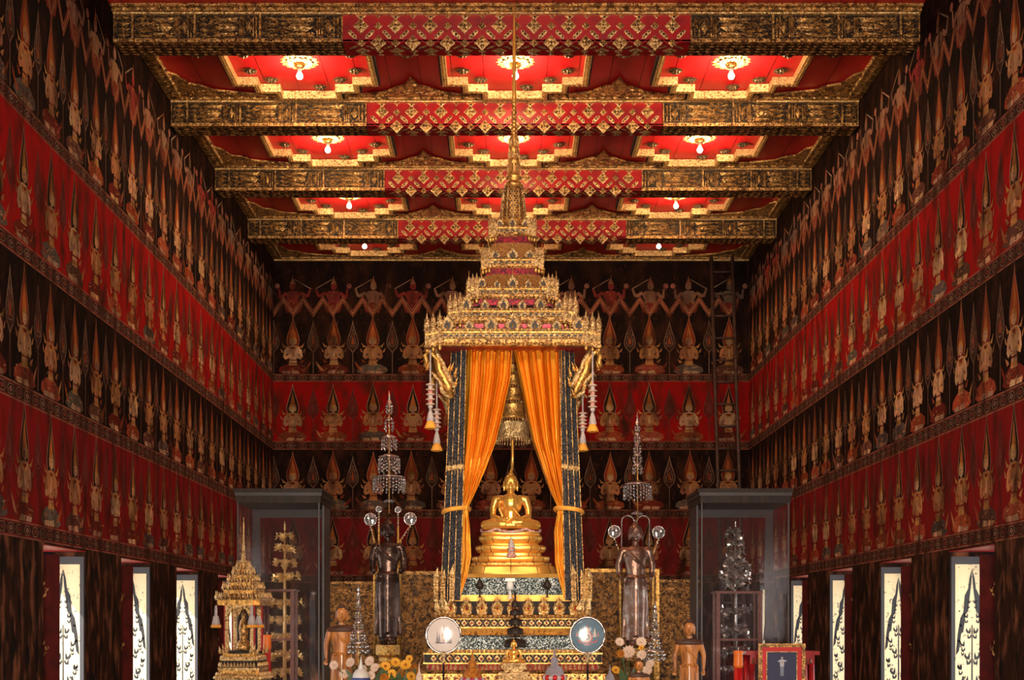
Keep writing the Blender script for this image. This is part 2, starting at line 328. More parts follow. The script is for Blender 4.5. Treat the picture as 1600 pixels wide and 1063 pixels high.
def band(mb, o, u, v, n, L, z0, z1, wear_shade=1.0):
    fr = (o, u, v, n); h = z1 - z0; c = (z0 + z1) / 2
    def F(p, off, col, a=.12): mb.flat(p, fr, off, 'mural', jit(tuple(x * wear_shade for x in col), a))
    F([(0, z0), (L, z0), (L, z1), (0, z1)], .002, (.055, .020, .014), 0)
    for a, b, q in ((z0, z0 + .018, (.26, .10, .06)), (z1 - .018, z1, (.26, .10, .06)), (z0 + .024, z0 + .032, (.18, .02, .014)), (z1 - .032, z1 - .024, (.18, .02, .014))): F([(0, a), (L, a), (L, b), (0, b)], .0026, q, 0)
    p = .24; k = int(L / p)
    for i in range(k):
        x = (i + .5) * L / k; hh = h * .30
        F([(x - .10, c), (x - .05, c - hh), (x + .05, c - hh), (x + .10, c), (x + .05, c + hh), (x - .05, c + hh)], .003, (.20, .13, .09))
        F([(x - .085, c), (x - .042, c - hh * .8), (x + .042, c - hh * .8), (x + .085, c), (x + .042, c + hh * .8), (x - .042, c + hh * .8)], .0034, (.035, .014, .010))
        F([(x - .055, c), (x, c - hh * .62), (x + .055, c), (x, c + hh * .62)], .0038, (.24, .14, .09) if i % 2 else (.20, .05, .03))
        F([(x - .022, c), (x, c - hh * .28), (x + .022, c), (x, c + hh * .28)], .0042, (.08, .02, .014))
def mural(mb, o, u, n, L, ztop, period=.83, first=.45, wear_shade=1.0, skip=lambda a: False):
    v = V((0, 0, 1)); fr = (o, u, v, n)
    rows = [(BANDS[0][1], ztop, BLK), (BANDS[1][1], BANDS[0][0], tuple(x * wear_shade for x in RED)), (BANDS[2][1], BANDS[1][0], BLK), (BANDS[3][1], BANDS[2][0], (.205 * wear_shade, .012, .012))]
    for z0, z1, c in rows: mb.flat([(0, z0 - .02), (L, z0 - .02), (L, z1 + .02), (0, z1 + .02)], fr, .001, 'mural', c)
    k = int((L - first) / period) + 1
    for ri, (z0, z1, c) in enumerate(rows):
        dark = ri % 2 == 0
        for i in range(k):
            a = first + i * period
            if skip(a): continue
            if a < L - .3: figure(mb, o + u * (a + random.uniform(-.02, .02)) + v * (z0 + .01), u, v, n, dark, random.uniform(.97, 1.02), 1 if (i + ri) % 3 else -1, wear_shade * random.uniform(.8, 1.1))
            fan(mb, o + u * (a - period / 2) + v * (z0 + .02), u, v, n, dark, wear_shade)
    zigzag(mb, max(first - period / 2, 0), L - .02 - period / 4, 6.52, o, u, v, n, period / 2)
    for i in range(k):
        a = first + i * period
        if not skip(a) and a < L - .35: flyer(mb, o + u * a + v * 6.62, u, v, n, wear_shade)
    for z0, z1 in BANDS: band(mb, o, u, v, n, L, z0, z1, wear_shade)

ZT = EZ + 7.62 + .12
# back wall
b = MB(); b.box(-WX - .7, WX + .7, YB, YB + .4, -.2, ZT + .3, 'plaster'); mural(b, V((-WX, YB, EZ)), V((1, 0, 0)), V((0, -1, 0)), 2 * WX, 7.75, first=.42, period=.832, wear_shade=.72)  # back wall paint darkened to stand in for light falling off with depth
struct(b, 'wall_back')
OP_Z0, OP_Z1 = .35, EZ + .84
for side in (-1, 1):
    b = MB(); xi, xo = side * WX, side * (WX + .70); x0, x1 = min(xi, xo), max(xi, xo)
    b.box(x0, x1, Y0, YB + .4, OP_Z1, ZT + .3, 'plaster'); b.box(x0, x1, Y0, YB + .4, -.2, OP_Z0, 'plaster')
    y = Y0
    for i in range(-5, 5):
        w0 = WIN0 + i * BAY
        if w0 < Y0 + .3: continue
        b.box(x0, x1, y, w0, OP_Z0, OP_Z1, 'plaster'); y = w0 + WINW
    b.box(x0, x1, y, YB + .4, OP_Z0, OP_Z1, 'plaster')
    # red painted soffits of the window openings, a few mm below the lintel
    for i in range(-3, 5):
        w0 = WIN0 + i * BAY; b.box(x0, x1, w0, w0 + WINW, OP_Z1 - .01, OP_Z1 + .001, 'red_lacquer')
    mural(b, V((xi, YB, EZ)), V((0, -1, 0)), V((-side, 0, 0)), 20.0, 7.60, first=.45)
    struct(b, 'wall_left' if side < 0 else 'wall_right')
# front wall with an open doorway behind the viewer
b = MB(); b.box(-WX - .7, -1.6, Y0 - .5, Y0, -.2, ZT + .3, 'plaster'); b.box(1.6, WX + .7, Y0 - .5, Y0, -.2, ZT + .3, 'plaster'); b.box(-1.6, 1.6, Y0 - .5, Y0, 4.2, ZT + .3, 'plaster'); struct(b, 'wall_front')
b = MB(); b.box(-WX - .7, WX + .7, Y0 - .5, YB + .4, -.3, 0, 'floor'); struct(b, 'floor')
b = MB(); b.box(-60, 60, -60, 90, -1.0, -.8, 'ground'); struct(b, 'ground')
# ceiling boards with dark seams
b = MB(); yA, yB_ = Y0 - .5, YB + .4
for i in range(26):
    xa = -5.72 + i * .44; g = .004
    b.add([(xa + g, yA, ZC + dz(yA)), (xa + .44 - g, yA, ZC + dz(yA)), (xa + .44 - g, yB_, ZC + dz(yB_)), (xa + g, yB_, ZC + dz(yB_))], [(0, 3, 2, 1)], 'red_ceiling')
b.box(-5.75, 5.75, yA, yB_, ZC + .40, ZC + .5, 'dark')
b.add([(-5.75, yA, ZC + dz(yA) + .012), (5.75, yA, ZC + dz(yA) + .012), (5.75, yB_, ZC + dz(yB_) + .012), (-5.75, yB_, ZC + dz(yB_) + .012)], [(0, 3, 2, 1)], 'dark')
struct(b, 'ceiling')

# ------------------------------------------------------------------ windows and shutters
GILT = []
def kranok(cx, cz, s, fl=1): return [(cx + fl * s * a, cz + s * c) for a, c in ((0, 0), (.6, .1), (.9, .6), (.7, 1.2), (.55, .7), (.3, .45), (.15, .9), (0, 1.3), (-.1, .5))]
def shutter_panel(mb, fr, w, h):
    # gilt ground with a black pointed-arch garland of leaf shapes, mirrored about the centre
    mb.relief([(-w / 2, 0), (w / 2, 0), (w / 2, h), (-w / 2, h)], fr, .004, 'lacquer_fine', apex=False)
    def Pk(pl): mb.flat(pl, fr, .006, 'dark', (1, 1, 1))
    for sg in (-1, 1):
        # diagonal dark leaf band from the tip at top centre down to the outer edge
        pts = [(0, h - .05), (.03, h - .16), (.045, h - .28), (.085, h - .36), (.10, h - .55), (.135, h - .62), (.165, h - .80), (.188, h - 1.05), (.150, h - 1.0), (.125, h - .80), (.10, h - .78), (.075, h - .58), (.045, h - .54), (.03, h - .40), (.008, h - .22)]
        Pk([(sg * a, c) for a, c in pts][::sg])
        for q, (a, c, s) in enumerate(((.05, h - .62, .05), (.02, h - .80, .06), (.09, h - .95, .06), (.03, h - 1.10, .07), (.12, h - 1.22, .06), (.05, h - 1.38, .08), (.12, h - 1.55, .07), (.03, h - 1.72, .07), (.10, h - 1.9, .08), (.02, h - .45, .035))):
            Pk(kranok(sg * a, c, s * 1.0, sg)); Pk(kranok(sg * (a + .03), c - .06, s * .8, -sg)); Pk(kranok(sg * (.15 - a * .6), c - .10, s * .6, sg))
    Pk([(-.012, h - 2.0), (.012, h - 2.0), (.006, h - .7), (-.006, h - .7)])
wn_i = 0
for side in (-1, 1):
    for i in range(-3, 5):
        wn_i += 1; w0 = WIN0 + i * BAY; wdo = empty('window_%d' % wn_i, (side * (WX + .3), w0 + WINW / 2, OP_Z0), kind='structure')
        top = EZ + .775; bot = OP_Z0 + .02; h = top - bot
        # sill board
        s = MB(); s.box(side * (WX + .02) if side > 0 else -(WX + .68), side * (WX + .68) if side > 0 else -(WX + .02), w0 + .001, w0 + WINW - .001, OP_Z0, OP_Z0 + .018, 'dark_wood'); s.build('window_sill', wdo)
        # far leaf folded flat on the far reveal, its gilded outer face towards the viewer
        f = MB(); ya = w0 + WINW - .06; xa, xb = side * (WX + .005), side * (WX + .475); X0, X1 = min(xa, xb), max(xa, xb)
        f.box(X0, X1, ya, ya + .05, bot, top, 'frame_grey'); fo = f.build('shutter_leaf', wdo, label='black framed leaf with gilt lacquer face')
        p = MB(); fr = (V(((X0 + X1) / 2, ya - .001, bot + .07)), V((1, 0, 0)), V((0, 0, 1)), V((0, -1, 0)))
        shutter_panel(p, fr, .385, h - .16); p.build('gilt_panel', fo)
        # near leaf swung out from the near jamb, red inner face
        if not (side < 0 and i == 2):
            A = V((side * (WX + .27), w0 + .04)); B = V((side * (WX - .035 if side < 0 else WX - .01), w0 + .44)); d = (B - A).normalized(); nn = V((d.y, -d.x)) * (-side)
            r = MB(); pts = [A, B, B + nn * .045 * -1, A + nn * .045 * -1]; rg = lambda z: [(q.x, q.y, z) for q in pts]
            r.loft([rg(bot), rg(top - .03)], 'shutter_red'); ro = r.build('shutter_leaf', wdo, label='dull red inner face of the near leaf')
            g = MB(); cc = (A + B) / 2 + nn * .002; fr = (V((cc.x, cc.y, 0)), V((d.x, d.y, 0)), V((0, 0, 1)), V((nn.x, nn.y, 0)))
            for zz in (EZ + .28, EZ - .35, EZ - .95):
                for sg in (-1, 1):
                    for a, c, s_ in ((.03, 0, .06), (.07, .06, .045), (.02, .12, .05)): g.relief(kranok(sg * a, zz + c, s_, sg), fr, .003, 'gold_old', apex=False)
            g.build('gilt_motif', ro)

# ------------------------------------------------------------------ beams
def flower(mb, fr, s, k='gold_pale', k2='gold_old', h=.02):
    o, u, v, n = fr
    for i in range(4):
        a = i * pi / 2; d = (cos(a), sin(a)); e = (-d[1], d[0]); L = s; Wd = s * .52
        P = [(0, 0), (d[0] * L * .45 + e[0] * Wd, d[1] * L * .45 + e[1] * Wd), (d[0] * L, d[1] * L), (d[0] * L * .45 - e[0] * Wd, d[1] * L * .45 - e[1] * Wd)]
        mb.relief(P, fr, h, k)
        P2 = [(x * .6 + d[0] * s * .15, z * .6 + d[1] * s * .15) for x, z in P]; mb.relief(P2, fr, h * .5, k2, base=h * .72)
    mb.relief(circ(0, 0, s * .26, s * .26, 8), fr, h * .9, k, base=h * .5); mb.relief(circ(0, 0, s * .12, s * .12, 6), fr, h * .7, 'dark', base=h * 1.3)
def sub(fr, a, b): o, u, v, n = fr; return (o + u * a + v * b, u, v, n)
def rotf(fr, t): o, u, v, n = fr; return (o, u * cos(t) + v * sin(t), v * cos(t) - u * sin(t), n)
def lozenge(mb, fr, L, w):
    mb.relief([(-L, 0), (-L * .6, -w), (L * .5, -w), (L, -w * .4), (L * .9, w * .2), (L * .6, w), (-L * .5, w)], fr, .014, 'gold_pale')
    mb.relief(circ(0, 0, w * .55, w * .55, 6), fr, .012, 'gold_dark', base=.010)
    for q in (-.55, .55): mb.relief(circ(q * L, 0, w * .4, w * .4, 6), fr, .010, 'gold_dark', base=.008)
def lattice_panel(mb, fr, x0, x1, z0, z1, p, q):
    for i in range(int((x1 - x0) / p * 2 + .5) + 1):
        x = x0 + i * p / 2
        if x0 + .06 < x < x1 - .06:
            s_ = .07 if i % 2 else .045; mb.relief([(x - s_, z1 - .002), (x - s_ * .4, z1 - s_ * .45), (x, z1 - s_), (x + s_ * .4, z1 - s_ * .45), (x + s_, z1 - .002)], fr, .016, 'gold_pale'); mb.relief(circ(x, z1 - s_ * .35, s_ * .2, s_ * .2, 6), fr, .01, 'dark', base=.014)
    # raised red ribbons and gilt flowers; z measured downwards from first row
    zc = z1 - .13; n = int((x1 - x0) / p + .5); p = (x1 - x0) / n
    def inside(z): return z0 + .005 < z < z1 - .005
    for i in range(2 * n + 1):
        for j in range(-1, 3):
            x = x0 + i * p / 2; z = zc - j * q / 2
            if not (z0 + .01 < z < z1 - .01): continue
            if x < x0 + .03 or x > x1 - .03: continue
            big = (i + j) % 2 == 1
            flower(mb, sub(fr, x, z), (.100 if big else .055) * min(1, p / .43))
    for i in range(2 * n):
        for j in range(-2, 3):
            x = x0 + (i + .5) * p / 2; z = zc - (j + .5) * q / 2
            if not (z0 + .03 < z < z1 - .03): continue
            t = math.atan2(q, p) * (1 if (i + j) % 2 == 1 else -1)
            f2 = rotf(sub(fr, x, z), t); lozenge(mb, f2, .078, .026)
            for sg in (-1, 1): # shaded ribbon edges
                mb.relief([(-.15, sg * .050 - .004), (.15, sg * .050 - .004), (.15, sg * .050 + .004), (-.15, sg * .050 + .004)], f2, .004, 'red_lacquer', apex=False)
def spear_panel(mb, fr, x0, x1, z0, z1, out):
    # carved panel: nested spear-heads pointing outwards (sign out), a large jewel and a squared strip
    W_ = x1 - x0; H = z1 - z0; c = (z0 + z1) / 2
    X = lambda t: (x0 + W_ * t) if out > 0 else (x1 - W_ * t)   # t=0 inner side, 1 outer side
    def R(pts, h=.03, k='gold_old', b=0.0): mb.relief([(X(a), c + H * d) for a, d in pts], fr, h, k, base=b)
    R([(0, -.49), (.012, -.49), (.012, .49), (0, .49)], .02); R([(.30, -.46), (.315, -.46), (.315, .46), (.30, .46)], .02)
    for t in (.04, .09, .24, .27): R([(t, -.45), (t + .018, -.45), (t + .018, .45), (t, .45)], .018)
    for j in range(7): R([(.055, -.42 + j * .12), (.075, -.37 + j * .12), (.055, -.32 + j * .12), (.045, -.37 + j * .12)], .02); R([(.29, -.42 + j * .12), (.30, -.37 + j * .12), (.29, -.32 + j * .12), (.265, -.37 + j * .12)], .02)
    # square rosette strip
    R([(.11, 0), (.165, -.30), (.22, 0), (.165, .30)], .03); R([(.135, 0), (.165, -.14), (.195, 0), (.165, .14)], .03, 'gold_pale', .02)
    for sx in (.11, .20):
        for sz in (-.36, .28): R([(sx, sz), (sx + .03, sz), (sx + .03, sz + .09), (sx, sz + .09)], .02)
    # central jewel: overlapping leaves
    R([(.36, 0), (.44, -.20), (.60, -.16), (.76, 0), (.60, .16), (.44, .20)], .04)
    for sg in (-1, 1):
        for a in (.40, .48, .56): R([(a, sg * .02), (a + .02, sg * .12), (a + .09, sg * .13), (a + .06, sg * .03)], .02, 'gold_pale', .025)
        R([(.33, sg * .46), (.40, sg * .24), (.58, sg * .24), (.72, sg * .34), (.84, sg * .42), (.66, sg * .46)], .03)
        R([(.34, sg * .30), (.40, sg * .16), (.37, sg * .34)], .02, 'gold_pale'); R([(.46, sg * .30), (.60, sg * .28), (.70, sg * .36), (.56, sg * .40)], .025, 'gold_pale', .02)
        R([(.60, sg * .26), (.74, sg * .10), (.92, sg * .12), (.78, sg * .22)], .025)
    rq = random.Random(int(abs(x0) * 1000))
    for j in range(46):
        a = rq.uniform(.33, .95); d = rq.uniform(-.44, .44); w_ = rq.uniform(.008, .016); sl = rq.uniform(-.08, .08); L_ = rq.uniform(.04, .09)
        R([(a, d), (a + L_ * .5, d + sl * .5 - w_ * 2.2), (a + L_, d + sl), (a + L_ * .5, d + sl * .5 + w_ * 2.2)], .018, 'gold_old' if j % 3 else 'gold_pale', .004)
    for j in range(4):
        z = -.39 + j * .26; R([(.80, z), (.86, z - .09), (.90, z - .035), (.985, z), (.90, z + .035), (.86, z + .09)], .035)
        R([(.83, z), (.87, z - .045), (.93, z), (.87, z + .045)], .02, 'gold_pale', .022)
ordn = ['nearest the viewer', 'second from the front', 'third from the front', 'closest to the dark back wall']
BZ0, BZ1, BD = 7.20, 7.53, .42
def beam(yf, lab):
    e = empty('ceiling_beam', (0, yf + BD / 2, EZ + BZ0 + dz(yf)), 'carved red and gilt ceiling beam %s' % lab, 'beam', 'carved ceiling beams')
    z0, z1 = EZ + BZ0 + dz(yf), EZ + BZ1 + dz(yf); hw = 4.985
    c = MB(); c.box(-hw, hw, yf + .012, yf + BD, z0 + .03, z1 + .085, 'dark_wood'); c.build('beam_core', e)
    # central red panel
    r = MB(); xm = 2.15; fr = (V((0, yf, 0)), V((1, 0, 0)), V((0, 0, 1)), V((0, -1, 0)))
    r.box(-xm, xm, yf, yf + .012, z0 + .01, z1, 'red_lacquer'); r.box(-xm, xm, yf, yf + BD, z0, z0 + .03, 'red_lacquer')
    ro = r.build('painted_panel', e)
    g = MB(); lattice_panel(g, fr, -xm + .01, xm - .01, z0 - .03, z1, .43, .42)
    frs = (V((0, yf + BD / 2, z0)), V((1, 0, 0)), V((0, 1, 0)), V((0, 0, -1)))
    lattice_panel(g, frs, -xm + .01, xm - .01, -BD / 2, BD / 2 - .02, .43, .40)
    g.build('gilt_flower_lattice', ro)
    for sg in (-1, 1):
        q = MB(); A, B = sorted((sg * xm, sg * hw)); q.box(A, B, yf, yf + .012, z0 + .02, z1, 'carved_ground'); q.box(A, B, yf, yf + BD, z0, z0 + .03, 'carved_ground')
        edges = [xm, 3.17, 3.98, 4.75, hw]
        for k in range(4):
            a, c2 = edges[k], edges[k + 1]; x0, x1 = (a, c2) if sg > 0 else (-c2, -a)
            if k < 3: spear_panel(q, fr, x0 + .01, x1 - .01, z0 + .05, z1 - .015, sg)
            else:
                for j in range(4):
                    z = z0 + .09 + j * .07; xo = x1 - .03 if sg > 0 else x0 + .03; xi_ = x0 + .03 if sg > 0 else x1 - .03
                    q.relief([(xi_, z), ((xi_ + xo) / 2, z - .03), (xo, z), ((xi_ + xo) / 2, z + .03)], fr, .03, 'gold_old')
            # plate edges and soffit carving
            q.box(x0, x0 + .012, yf - .022, yf, z0 + .02, z1, 'gold_old'); q.box(x1 - .012, x1, yf - .022, yf, z0 + .02, z1, 'gold_old')
            m_ = int((x1 - x0) / .10)
            for j in range(m_):
                for l in range(5):
                    xc = x0 + (j + .5) * (x1 - x0) / m_ + random.uniform(-.02, .02); yc = -BD / 2 + .05 + l * .08; L_ = random.uniform(.035, .065); w_ = random.uniform(.010, .022)
                    q.relief([(xc - L_, yc), (xc, yc - w_), (xc + L_, yc + .01), (xc, yc + w_)], frs, .014, 'gold_old')
        # bead fillet along the bottom edge
        q.box(A, B, yf - .028, yf + .01, z0 - .012, z0 + .035, 'gold_old')
        for j in range(int((B - A) / .06)): q.relief([(A + .03 + j * .06 - .02, z0 + .01), (A + .03 + j * .06, z0 - .008), (A + .05 + j * .06, z0 + .01), (A + .03 + j * .06, z0 + .03)], (V((0, yf - .028, 0)), V((1, 0, 0)), V((0, 0, 1)), V((0, -1, 0))), .012, 'gold_pale' if j % 3 == 0 else 'gold_old')
        q.build('carved_panel', e)
    # cornice moulding above the face
    m_ = MB(); m_.box(-hw, hw, yf - .05, yf + .012, z1, z1 + .018, 'gold_pale'); m_.box(-hw, hw, yf - .10, yf + .012, z1 + .018, z1 + .086, 'gold_old'); m_.box(-hw, hw, yf - .16, yf - .10, z1 + .05, z1 + .084, 'gold_old')
    fr2 = (V((0, yf - .10, z1 + .05)), V((1, 0, 0)), V((0, 0, 1)), V((0, -1, 0)))
    for j in range(int(2 * hw / .09)):
        x = -hw + .045 + j * .09; m_.relief([(x - .038, .0), (x, -.028), (x + .038, 0), (x, .012)], fr2, .025, 'gold_pale' if j % 2 else 'gold_old')
        m_.relief([(x - .035, 0), (x, -.03), (x + .035, 0), (x, .03)], (V((0, yf - .13, z1 + .05)), V((1, 0, 0)), V((0, 1, 0)), V((0, 0, -1))), .012, 'gold_old')
    m_.build('cornice', e)
    return e
for yf, lb in zip(BY, ordn): beam(yf, lb)
# cornice over the back wall, wall-side mouldings of each bay, corner and gable carvings: one trim per bay
bays = [(BY[0] + BD, BY[1]), (BY[1] + BD, BY[2]), (BY[2] + BD, BY[3]), (BY[3] + BD, YB)]
m_ = MB(); zb = EZ + BZ1 + dz(YB); m_.box(-4.98, 4.98, YB - .06, YB - .006, zb - .02, zb + .01, 'gold_pale'); m_.box(-4.98, 4.98, YB - .13, YB - .006, zb + .01, zb + .10, 'gold_old')
for j in range(110): x = -4.9 + j * .09; m_.relief([(x - .038, 0), (x, -.03), (x + .038, 0), (x, .02)], (V((0, YB - .13, zb + .05)), V((1, 0, 0)), V((0, 0, 1)), V((0, -1, 0))), .02, 'gold_old')
struct(m_, 'trim_1')
for bi, (ya, yb) in enumerate(bays):
    t = MB(); zc = ZC + dz((ya + yb) / 2) - .012
    for sg in (-1, 1):
        xa, xb = sorted((sg * 4.985, sg * 4.80)); t.box(xa, xb, ya + .002, yb - .165, zc - .07, zc + .02, 'gold_old')
        fr = (V((sg * 4.80, 0, zc - .03)), V((0, 1, 0)), V((0, 0, 1)), V((-sg, 0, 0)))
        for j in range(int((yb - ya - .2) / .09)): y = ya + .05 + j * .09; t.relief([(y - .038, 0), (y, -.03), (y + .038, 0), (y, .03)], fr, .02, 'gold_pale' if j % 2 else 'gold_old')
        for j in range(int((yb - ya - .2) / .09)): y = ya + .05 + j * .09; t.relief([(sg * 4.89 - .05, y), (sg * 4.89, y - .038), (sg * 4.89 + .05, y), (sg * 4.89, y + .038)], (V((0, 0, zc - .07)), V((1, 0, 0)), V((0, 1, 0)), V((0, 0, -1))), .016, 'gold_old')
        # far corner carving (stepped concave quarter)
        yc = yb - .17; xc = sg * 4.79; pts = [(xc, yc), (xc - sg * 1.25, yc), (xc - sg * 1.0, yc - .06), (xc - sg * .75, yc - .13), (xc - sg * .5, yc - .20), (xc - sg * .38, yc - .36), (xc - sg * .20, yc - .44), (xc - sg * .10, yc - .75), (xc, yc - .85)]
        if sg > 0: pts = pts[::-1]
        frc = (V((0, 0, zc)), V((1, 0, 0)), V((0, 1, 0)), V((0, 0, -1))); t.relief(pts, frc, .03, 'gold_old', apex=False)
        for k in range(26):
            a = random.uniform(0, 1); d = random.uniform(.02, .9) * (1 - a) * .55 + .02; t.relief([(xc - sg * (.05 + a * 1.0) + .03 * cos(w_), yc - .03 - d * .6 + .03 * sin(w_)) for w_ in (0, 1.57, 3.14, 4.71)], frc, .02, 'gold_old', base=.028)
    # ogee gable carvings between the coffers
    for xc in (-1.46, 1.46):
        yc = yb - .17; half = [(.72, 0), (.60, -.05), (.42, -.12), (.30, -.22), (.24, -.30), (.12, -.36), (.06, -.50), (0, -.66)]
        pts = [(xc + a, yc + c) for a, c in half] + [(xc - a, yc + c) for a, c in half[::-1][1:]]
        t.relief(pts, frc, .035, 'gold_old', apex=False)
        for k in range(34):
            a = random.uniform(-.55, .55); d = random.uniform(.03, max(.05, .50 * (1 - abs(a) / .6) ** 1.2)); t.relief([(xc + a + .035 * cos(w_), yc - d + .035 * sin(w_)) for w_ in (0, 1.57, 3.14, 4.71)], frc, .025, 'gold_old' if k % 3 else 'gold_pale', base=.033)
    struct(t, 'trim_%d' % (bi + 2))
# ceiling roses, coffer frames and lamps -----------------------------------
def rose(mb, c, r, k='gold_old', k2='gold_dark', n=10, h=.05):
    fr = (V(c), V((1, 0, 0)), V((0, 1, 0)), V((0, 0, -1)))
    for ring, (rr, hh, kk) in enumerate(((r, h * .5, k), (r * .68, h, k))):
        for i in range(n):
            a = 2 * pi * (i + .5 * ring) / n; d = V((cos(a), sin(a))); e_ = V((-d.y, d.x)); w = rr * pi / n * .95
            P = [d * rr * .25, d * rr * .72 - e_ * w, d * rr, d * rr * .72 + e_ * w]; mb.relief([(p.x, p.y) for p in P], fr, hh * .55, kk, base=hh * .5)
    mb.relief(circ(0, 0, r * .24, r * .24, 10), fr, h * .6, k, base=h * .8)
def frame_poly(s, d):
    # stepped (redented) outline: half sizes, grown by d
    q = [(.94, .53), (.66, .53), (.66, .79), (.385, .79), (.385, 1.04)]
    q = [(.94 + d, -.0)] + [(a + d, c + d) for a, c in ((.94, .53), (.66, .53), (.66, .79), (.385, .79), (.385, 1.04))]
    return q
def full_poly(d):
    q = [(.94 + d, .53 + d), (.66 + d, .53 + d), (.66 + d, .79 + d), (.385 + d, .79 + d), (.385 + d, 1.04 + d)]
    return q + [(-a, c) for a, c in q[::-1]] + [(-a, -c) for a, c in q] + [(a, -c) for a, c in q[::-1]]
proto = None; rproto = None
PX = [-2.93, 0.0, 2.93]; side_n = ['left', 'middle', 'right']; bay_n = ['nearest bay', 'second bay', 'third bay', 'farthest bay']
for bi, (ya, yb) in enumerate(bays):
    yc = (ya + yb) / 2 - .02; zc = ZC + dz(yc)
    if bi == 3: yc = 28.05; zc = ZC + dz(yc)
    for k, xc in enumerate(PX):
        if proto is None:
            proto = empty('ceiling_coffer', (0, 0, 0)); f = MB()
            for (d0, d1, z0, z1, kk) in ((0, .075, -.11, 0, 'gold_pale'), (.075, .10, -.085, 0, 'gold_dark')):
                A = full_poly(d0); B = full_poly(d1); n_ = len(A)
                vs = [(a, c, z0) for a, c in A] + [(a, c, z0) for a, c in B] + [(a, c, z1) for a, c in A] + [(a, c, z1) for a, c in B]
                fs = []
                for i in range(n_):
                    j = (i + 1) % n_; fs += [(i, j, n_ + j, n_ + i), (2 * n_ + i, i, j, 2 * n_ + j)[::-1], (n_ + i, n_ + j, 3 * n_ + j, 3 * n_ + i)]
                f.add(vs, fs, kk)
            # leaf beading under the frame
            A = full_poly(.038); frd = (V((0, 0, -.11)), V((1, 0, 0)), V((0, 1, 0)), V((0, 0, -1)))
            for i in range(len(A)):
                p, q = V(A[i]), V(A[(i + 1) % len(A)]); L_ = (q - p).length; m2 = max(1, int(L_ / .06))
                for j in range(m2): c_ = p + (q - p) * (j + .5) / m2; f.relief([(c_.x - .026, c_.y), (c_.x, c_.y - .026), (c_.x + .026, c_.y), (c_.x, c_.y + .026)], frd, .016, 'gold')
            f.build('frame_moulding', proto)
            for a, c_ in ((.72, .28), (-.72, .28), (.72, -.28), (-.72, -.28), (.48, .60), (-.48, .60), (.48, -.60), (-.48, -.60), (.16, .86), (-.16, -.86)):
                r = MB(); rose(r, (a, c_, -.002), .105, 'gold_dim'); ro = r.build('rosette', proto)
            e = proto
        else: e = copy_tree(proto)
        e.location = (xc, yc, zc - .001); tag(e, 'stepped gilt frame with rosettes on red ceiling, %s one in the %s' % (side_n[k], bay_n[bi]), 'ceiling panel', 'stepped gilt ceiling coffers')
        # lotus lamp
        if rproto is None:
            rproto = empty('lotus_lamp', (0, 0, 0)); r = MB()
            for (rr, n_, zz, kk) in ((.27, 16, -.005, 'gold_pale'), (.20, 12, -.030, 'gold_pale')):
                for i in range(n_):
                    a = 2 * pi * i / n_; d = V((cos(a), sin(a))); e_ = V((-d.y, d.x)); w = rr * pi / n_ * .92
                    P = [d * rr * .25, d * rr * .75 - e_ * w, d * rr * .94 - e_ * w * .6, d * rr, d * rr * .94 + e_ * w * .6, d * rr * .75 + e_ * w]
                    r.relief([(p.x, p.y) for p in P], (V((0, 0, zz)), V((1, 0, 0)), V((0, 1, 0)), V((0, 0, -1))), .02, kk)
            r.lathe((0, 0, -.06), [(.07, .05), (.075, .0), (.05, -.02)], 'gold', 14); r.build('lotus_petals', rproto)
            s = MB(); s.lathe((0, 0, -.14), [(.022, .08), (.028, .0)], 'white', 12); s.build('bulb_socket', rproto)
            u_ = MB(); u_.lathe((0, 0, -.24), [(.004, 0), (.026, .008), (.042, .028), (.045, .05), (.034, .075), (.016, .10)], 'bulb', 14); u_.build('bulb', rproto)
            e = rproto
        else: e = copy_tree(rproto)
        e.location = (xc, yc, zc - .002); tag(e, 'lotus ceiling rose with bare glowing bulb, %s lamp of the %s' % (side_n[k], bay_n[bi]), 'lamp', 'lotus ceiling lamps')
        lamp('bulb_light', 'POINT', (xc, yc, zc - .30), (88, 76, 60, 22)[bi], WARM, shadow_soft_size=.04)
# single dark rosettes and smoke detectors on the plain red field
rp = None
for bi, (ya, yb) in enumerate(bays[:3]):
    yc = (ya + yb) / 2 - .35; zc = ZC + dz(yc)
    for k, xc in enumerate((-4.25, -1.45, 1.45, 4.25)):
        if rp is None: r = MB(); rose(r, (0, 0, 0), .14, 'gold_dim', h=.06); rp = r.build('ceiling_rosette'); o = rp
        else: o = rp.copy(); COL.objects.link(o)
        o.location = (xc, yc, zc - .001); tag(o, 'small dark gilt rosette on plain red boards, %s in the %s' % (('far left', 'left of centre', 'right of centre', 'far right')[k], bay_n[bi]), 'rosette', 'lone ceiling rosettes')
sdp = None
for (xc, yc, lb) in ((-1.78, 18.75, 'left, behind the nearest beam'), (1.72, 18.75, 'right, behind the nearest beam'), (1.75, 25.0, 'right, in the third bay')):
    if sdp is None: s = MB(); s.lathe((0, 0, 0), [(.03, -.045), (.07, -.035), (.075, -.02), (.085, -.018), (.085, 0)], 'cream', 24); sdp = s.build('smoke_detector'); o = sdp
    else: o = sdp.copy(); COL.objects.link(o)
    o.location = (xc, yc, ZC + dz(yc) - .002); tag(o, 'round cream smoke detector on red ceiling, %s' % lb, 'smoke detector', 'smoke detectors')
# spotlight housings behind the viewer's field of view
for i, (p, t, e_, a) in enumerate(SPOTS):
    h = MB(); d = (V(t) - V(p)).normalized(); p = V(p); h.tube([p - d * .25, p - d * .02], .08, 'dark', 14); h.tube([p - d * .15, V((p.x, p.y - .1, ZC + dz(p.y) - .01))], .015, 'dark', 8)
    o = h.build('spotlight', loc=(p.x, p.y, p.z)); tag(o, 'black tubular spotlight hung from the front ceiling', 'spotlight', 'spotlights in front of the altar')

